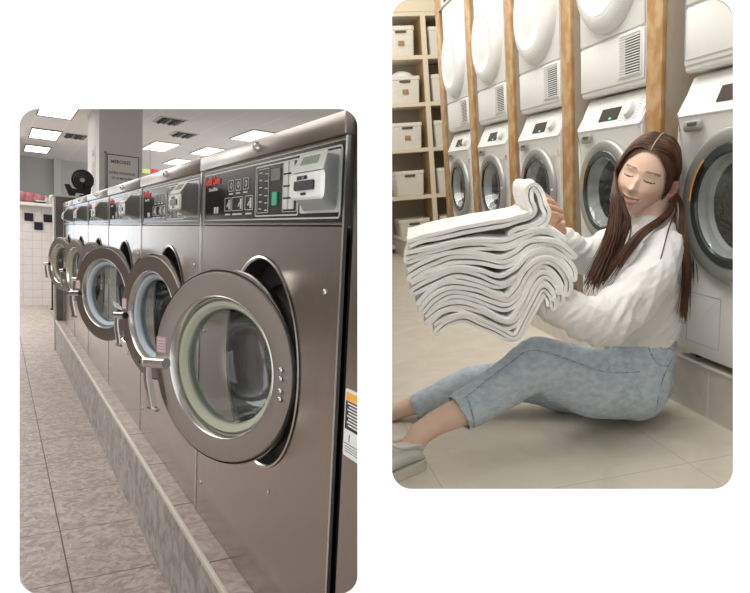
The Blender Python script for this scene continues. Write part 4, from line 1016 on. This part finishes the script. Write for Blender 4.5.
# shirt
sh = [[(V((-0.173, -0.241, 0.266)), .110), (V((-0.165, -0.239, 0.323)), .116), (V((-0.154, -0.235, 0.428)), .110), (V((-0.133, -0.228, 0.517)), .092), (V((-0.119, -0.226, 0.578)), .066)],
      [(V((-0.130, -0.234, 0.536)), .070), (V((-0.133, -0.300, 0.543)), .058), (V((-0.209, -0.367, 0.484)), .058), (V((-0.296, -0.405, 0.427)), .062), (V((-0.396, -0.437, 0.382)), .062), (V((-0.474, -0.436, 0.403)), .052), (V((-0.534, -0.414, 0.440)), .044), (V((-0.558, -0.395, 0.451)), .036)],
      [(V((-0.117, -0.203, 0.544)), .066), (V((-0.158, -0.118, 0.553)), .060), (V((-0.244, -0.118, 0.522)), .058), (V((-0.321, -0.143, 0.523)), .050), (V((-0.365, -0.156, 0.561)), .038), (V((-0.379, -0.157, 0.584)), .031)]]
shirt = fuse('shirt', sh, .0055, m_shirt, person, smooth=4)
ce = V((-0.406, -0.434, 0.388)); hem = V((-0.167, -0.256, 0.255))
fa = cw((.75, -.66, 0)); fb = cw((-.66, -.75, 0)); fc = cw((0, 0, 1))
def fshirt(p, n):
    u_, v_, w_ = p.dot(fa), p.dot(fb), p.dot(fc)
    d = .005 * ridged(p + V((2, 1, 5)), 6) + .0065 * ridged(V((u_ * 34, v_ * 7, w_ * 14)), 1) + .003 * ridged(V((u_ * 80, v_ * 16 + 3, w_ * 30)), 1)
    k = math.exp(-((p - ce).length / .10) ** 2); d += .012 * k * ridged(V((p.x + p.z, p.y, p.z - p.x)), 14)
    if p.z < hem.z + .06: d += .006 * (1 - (p.z - hem.z) / .06) * ridged(V((p.x, p.y, 0)), 26)
    return d
displace(shirt, fshirt)
# open the hem: drop what is below the shirt's lower edge
bm = bmesh.new(); bm.from_mesh(shirt.data)
hz = V((-0.173, -0.264, 0.261)).z
dele = [v for v in bm.verts if v.co.z < hz - .004 + .012 * noise.noise(V((v.co.x * 9, v.co.y * 9, 3))) and (v.co - V((-0.160, -0.244, 0.265))).length < .22 and v.co.x > V((-0.284, -0.275, 0.288)).x]
bmesh.ops.delete(bm, geom=dele, context='VERTS'); bm.to_mesh(shirt.data); bm.free()
shirt['label'] = 'loose white cotton shirt with rolled long sleeves'
# collar, placket and cuffs
def ribbon(name, pts, w, th, m, parent, up=None):
    return B().tube(cr(pts, 6), [w] * (len(cr(pts, 6))), 10, flat=th, up=up).build(name, m, parent)
ribbon('collar', [(-0.188, -0.264, 0.617), (-0.215, -0.281, 0.591), (-0.243, -0.295, 0.553), (-0.262, -0.304, 0.520)], .014, .25, m_shirt, shirt, up=camZ)
ribbon('collar', [(-0.089, -0.287, 0.610), (-0.133, -0.318, 0.595), (-0.175, -0.328, 0.585), (-0.204, -0.327, 0.564)], .017, .30, m_shirt, shirt, up=camZ)
ribbon('cuff', [(-0.567, -0.419, 0.495), (-0.586, -0.433, 0.466), (-0.581, -0.433, 0.427), (-0.558, -0.419, 0.399)], .012, .35, m_shirt, shirt)

# jeans
jl = [[(hipL, .100), (V((-0.371, -0.311, 0.156)), .100), (V((-0.474, -0.306, 0.212)), .086), (V((-0.543, -0.303, 0.246)), .075), (V((-0.602, -0.303, 0.220)), .068), (V((-0.666, -0.303, 0.185)), .064), (V((-0.739, -0.311, 0.155)), .058), (V((-0.794, -0.315, 0.134)), .054)],
      [(hipR, .098), (V((-0.336, -0.128, 0.078)), .084), (V((-0.506, -0.061, 0.111)), .068), (V((-0.670, -0.016, 0.107)), .056), (V((-0.774, 0.003, 0.073)), .044), (V((-0.854, 0.018, 0.044)), .039)],
      [(V((-0.186, -0.254, 0.124)), .112), (V((-0.167, -0.245, 0.213)), .106), (V((-0.154, -0.234, 0.268)), .094)], [(hipL, .100), (V((-0.180, -0.265, 0.207)), .106)]]
jeans = fuse('jeans', jl, .006, m_denim, person, smooth=4)
kn = V((-0.564, -0.320, 0.207)); hp = V((-0.324, -0.345, 0.229))
def fj(p, n):
    d = .0045 * ridged(p + V((3, 3, 1)), 9) + .002 * ridged(p, 26)
    k = math.exp(-((p - kn).length / .075) ** 2); d += .009 * k * ridged(V((p.x + .5 * p.z, p.y, p.z * .4)), 24)
    k = math.exp(-((p - hp).length / .09) ** 2); d += .007 * k * ridged(V((p.x - p.z, p.y, p.z + p.x)) * .8, 22)
    return d
displace(jeans, fj)
bm = bmesh.new(); bm.from_mesh(jeans.data)
for c_, ax_, rr2 in ((V((-0.803, -0.317, 0.132)), (V((-0.666, -0.303, 0.185)) - V((-0.805, -0.319, 0.131))).normalized(), .12), (V((-0.865, 0.019, 0.038)), (V((-0.774, 0.003, 0.073)) - V((-0.864, 0.019, 0.042))).normalized(), .09)):
    bmesh.ops.delete(bm, geom=[v for v in bm.verts if (v.co - c_).length < rr2 and (v.co - c_).dot(ax_) < 0], context='VERTS')
bm.to_mesh(jeans.data); bm.free()
jeans['label'] = 'light washed blue denim jeans with frayed turned hems'
# seams pressed to the cloth
bv = bmesh.new(); bv.from_mesh(jeans.data); tree = BVHTree.FromBMesh(bv)
eye = pos
def seam(name, pts, r, m, par, dash=False):
    P = cr(pts, 6); out = []
    for p in P:
        h = tree.ray_cast(eye, (p - eye).normalized())
        if h[0] is not None and (h[0] - p).length < .25: out.append(h[0] + h[1] * r * .35)
    if len(out) > 2: return B().tube(out, r, 6).build(name, m, par)
seam('side_seam', [(-0.790, -0.330, 0.179), (-0.704, -0.326, 0.229), (-0.636, -0.330, 0.270), (-0.593, -0.333, 0.295), (-0.539, -0.346, 0.291), (-0.454, -0.363, 0.253), (-0.367, -0.381, 0.215), (-0.257, -0.387, 0.201)], .0017, m_stitch, jeans)
seam('hem_seam', [(-0.778, -0.332, 0.184), (-0.777, -0.361, 0.154), (-0.774, -0.372, 0.115), (-0.777, -0.358, 0.082)], .0028, m_stitch, jeans)
seam('inner_seam', [(-0.779, -0.365, 0.095), (-0.723, -0.363, 0.109), (-0.666, -0.360, 0.127)], .0017, m_stitch, jeans)
seam('pocket_seam', [(-0.211, -0.345, 0.283), (-0.203, -0.355, 0.247), (-0.179, -0.360, 0.207), (-0.139, -0.352, 0.192)], .0017, m_stitch, jeans)
seam('back_pocket_seam', [(-0.121, -0.341, 0.206), (-0.160, -0.364, 0.170), (-0.181, -0.372, 0.121), (-0.191, -0.378, 0.086)], .0018, m_stitch, jeans)
seam('waistband_seam', [(-0.268, -0.306, 0.262), (-0.224, -0.333, 0.276), (-0.160, -0.341, 0.256), (-0.103, -0.328, 0.232)], .0018, m_stitch, jeans)
bv.free()
# sneakers
def sneaker(heel, toe, label):
    d = V(toe) - V(heel); d.z = 0; ang = math.atan2(d.y, d.x)
    Mx = Matrix.Translation((heel[0], heel[1], 0)) @ Matrix.Rotation(ang, 4, 'Z')
    sec = [(-.004, .020, .040), (.012, .031, .072), (.04, .035, .086), (.075, .036, .088), (.11, .040, .074), (.15, .046, .058), (.19, .048, .050), (.225, .042, .042), (.248, .026, .030), (.256, .008, .018)]
    b = B(); rings = []
    for x, w_, h in sec:
        rings.append([Mx @ V((x, w_ * (cos(a) if abs(cos(a)) < .75 else math.copysign(.75 + (abs(cos(a)) - .75) * .9, cos(a))), max(.020, .020 + (h - .020) * (.5 + .5 * sin(a)) ** .8))) for a in [2 * pi * k / 28 for k in range(28)]])
    b.loft(rings); sh_ = b.build('sneaker', m_shoe, person, sharp=70)
    if label: sh_['label'] = label
    b = B(); pts = []
    for x, w_, h in sec: pts.append((x, w_ + .003))
    loop = [(x, w_) for x, w_ in pts] + [(x, -w_) for x, w_ in pts[::-1]]
    b.loft([[Mx @ V((x, y, z)) for x, y in loop] for z in (.0015, .010, .028)]); b.build('sole', m_sole, sh_, sharp=50)
    b = B(); b.tube([Mx @ V(p) for p in cr([(.012, .025, .076), (.035, .030, .084), (.07, .030, .088), (.095, .024, .098), (.098, 0, .104), (.095, -.024, .098), (.07, -.030, .088), (.035, -.030, .084), (.012, -.025, .076), (.002, 0, .078), (.012, .025, .076)], 5)], .0055, 8); b.build('collar', m_shoe, sh_)
    b = B()
    for k in range(5):
        x = .108 + .018 * k; z = .092 - .0075 * k; b.tube([Mx @ V(p) for p in cr([(x, -.026, z - .012), (x + .006, -.010, z), (x + .006, .010, z), (x, .026, z - .012)], 4)], .003, 6)
    b.build('laces', m_sole, sh_)
    return sh_
sneaker((-0.931, -0.342, 0.015), (-1.139, -0.422, 0.062), 'pale grey sneaker with off-white sole')
sneaker((-.995, .075, 0), (-1.22, .03, 0), None)

# hair: scalp cap, then strands combed from the parting
HMi = HM.inverted()
b = B(); NU, NV = 150, 116; rows = []
def hairmask(p):                                             # True where hair covers the skull
    x, y, z = p
    if z > .128: return True
    hairline = .071 - 14 * x * x
    if y > 0.0: return z > hairline - max(0, .055 - y) * 1.6
    if abs(x) > .05 and y > -.03 and z < .012: return False
    return z > -.085 or y < -.04
for j in range(NV + 1):
    for i in range(NU):
        ph = pi * j / NV; th = 2 * pi * i / NU
        n_ = V((sin(ph) * cos(th), sin(ph) * sin(th), cos(ph))); p = headpt(*n_); rows.append((p, b.bm.verts.new(HM @ (p + V((n_.x, n_.y, n_.z)) * .006))))
for j in range(NV):
    for i in range(NU):
        q = [rows[j * NU + i], rows[j * NU + (i + 1) % NU], rows[(j + 1) * NU + (i + 1) % NU], rows[(j + 1) * NU + i]]
        if all(hairmask(a[0]) for a in q): b.bm.faces.new([a[1] for a in q])
bmesh.ops.remove_doubles(b.bm, verts=b.bm.verts[:], dist=.0001)
for v in [v for v in b.bm.verts if not v.link_faces]: b.bm.verts.remove(v)
hair = b.build('hair', m_hair, person); hair['label'] = 'long straight brown hair parted in the middle'
rh = random.Random(11)
strands = B()
def skull(x, y, z, off):
    n_ = V((x, y, z)).normalized(); return headpt(n_.x, n_.y, n_.z) + n_ * off
def strand(t, side, way, r, spread, off, fr=1.0):
    """t along the parting 0 front .. 1 crown; way: world way points below the head"""
    fy = .80 - t * 1.4
    A0 = V((side * .05, fy, math.sqrt(max(.05, 1 - fy * fy)))).normalized()
    if side > 0: E_ = V((1, -.42 - .25 * t + rh.uniform(-.08, .08), -.02))
    else: E_ = V((-1, .36 - .6 * t + rh.uniform(-.06, .06), -.12))
    E_ = E_.normalized(); pts = []
    mid_ = V((side * .75, fy * .75 + (.06 if side < 0 else -.02), .72)).normalized()
    for f in (0, .22, .45, .7, .88, 1.0):
        q = (A0 * (1 - f) ** 2 + mid_ * 2 * f * (1 - f) * 1.15 + E_ * f * f).normalized(); pts.append(HM @ skull(*q, off * (.5 + .5 * min(1, f * 3))))
    g = V((rh.gauss(0, 1), rh.gauss(0, 1), rh.gauss(0, 1)))
    ww = []
    for k, p in enumerate(way):
        f = (k + 1) / len(way); ww.append(V(p) + g * spread * (.15 + 1.05 * f) + V(noise.noise_vector(V((t * 5, side, k * .7 + spread * 9)))) * .006)
    cut_ = rh.uniform(.86, 1.0)
    P = cr(pts + ww, 5); P = P[:max(8, int(len(P) * cut_))]
    n = len(P); rad = [r * (.55 + .45 * min(1, i / 4)) * (1 - .85 * max(0, (i / n - .6) / .4) ** 1.5) for i in range(n)]
    strands.tube(P, rad, 5)
wayA = [(-0.266, -0.254, 0.712), (-0.281, -0.285, 0.662), (-0.303, -0.306, 0.601), (-0.337, -0.316, 0.535), (-0.375, -0.332, 0.483), (-0.390, -0.336, 0.453)]
wayA2 = [(-0.239, -0.247, 0.680), (-0.245, -0.280, 0.629), (-0.284, -0.307, 0.573), (-0.331, -0.333, 0.513), (-0.368, -0.338, 0.465)]
wayB = [(-0.032, -0.243, 0.666), (-0.076, -0.313, 0.604), (-0.089, -0.348, 0.537), (-0.090, -0.358, 0.455), (-0.093, -0.357, 0.376), (-0.096, -0.359, 0.322)]
wayB2 = [(-0.075, -0.256, 0.661), (-0.136, -0.292, 0.632), (-0.213, -0.325, 0.606), (-0.276, -0.344, 0.562), (-0.325, -0.346, 0.509), (-0.360, -0.340, 0.465)]
wayC = [(-0.079, -0.286, 0.662), (-0.141, -0.339, 0.612), (-0.194, -0.395, 0.553), (-0.230, -0.423, 0.497), (-0.258, -0.434, 0.428)]
for k in range(150): strand(rh.uniform(0, .75), -1, wayA, rh.uniform(.0020, .0032), .011, rh.uniform(.006, .013))
for k in range(60): strand(rh.uniform(.1, .9), -1, wayA2, rh.uniform(.0018, .0030), .009, rh.uniform(.006, .012))
for k in range(150): strand(rh.uniform(.05, 1.1), 1, wayB, rh.uniform(.0020, .0032), .006, rh.uniform(.006, .014))
for k in range(120): strand(rh.uniform(.0, .9), 1, wayB2, rh.uniform(.0018, .0030), .007, rh.uniform(.006, .012))
for k in range(4): strand(rh.uniform(.1, .3), 1, wayC, .0018, .003, .012)
# back of the head
for k in range(120):
    s = rh.choice((-1, 1)); strand(rh.uniform(.9, 1.45), s, [(0.018, -0.177, 0.675), (0.006, -0.209, 0.583), (-0.008, -0.252, 0.488), (-0.028, -0.279, 0.405)], rh.uniform(.0024, .0038), .014, rh.uniform(.006, .012))
B().tube([HM @ skull(0.012, fy_, math.sqrt(1 - fy_ * fy_), .0085) for fy_ in (.80, .72, .62, .48, .38, .26, .14, .02, -.1)], [.0012, .0015, .0017, .0019, .0019, .0018, .0016, .0013, .0007], 6).build('parting', mat('scalp', (.50, .34, .25), .7), hair)
strands.build('hair_strands', m_hair, hair, sharp=80)
B().tube([HM @ V(p) for p in cr([(.078, .016, .018), (.082, -.004, .028), (.080, -.022, .016), (.078, -.03, .0)], 5)], .0022, 6).build('hair_clip', m_black, hair)
B().tube(cr([(-0.225, -0.291, 0.605), (-0.253, -0.311, 0.562), (-0.267, -0.324, 0.523)], 6), .0012, 5).build('necklace', m_chrome, person)

# ------------------------------------------------------------------ put the left laundry in place
for o in Lobj: o.matrix_world = ML @ o.matrix_basis
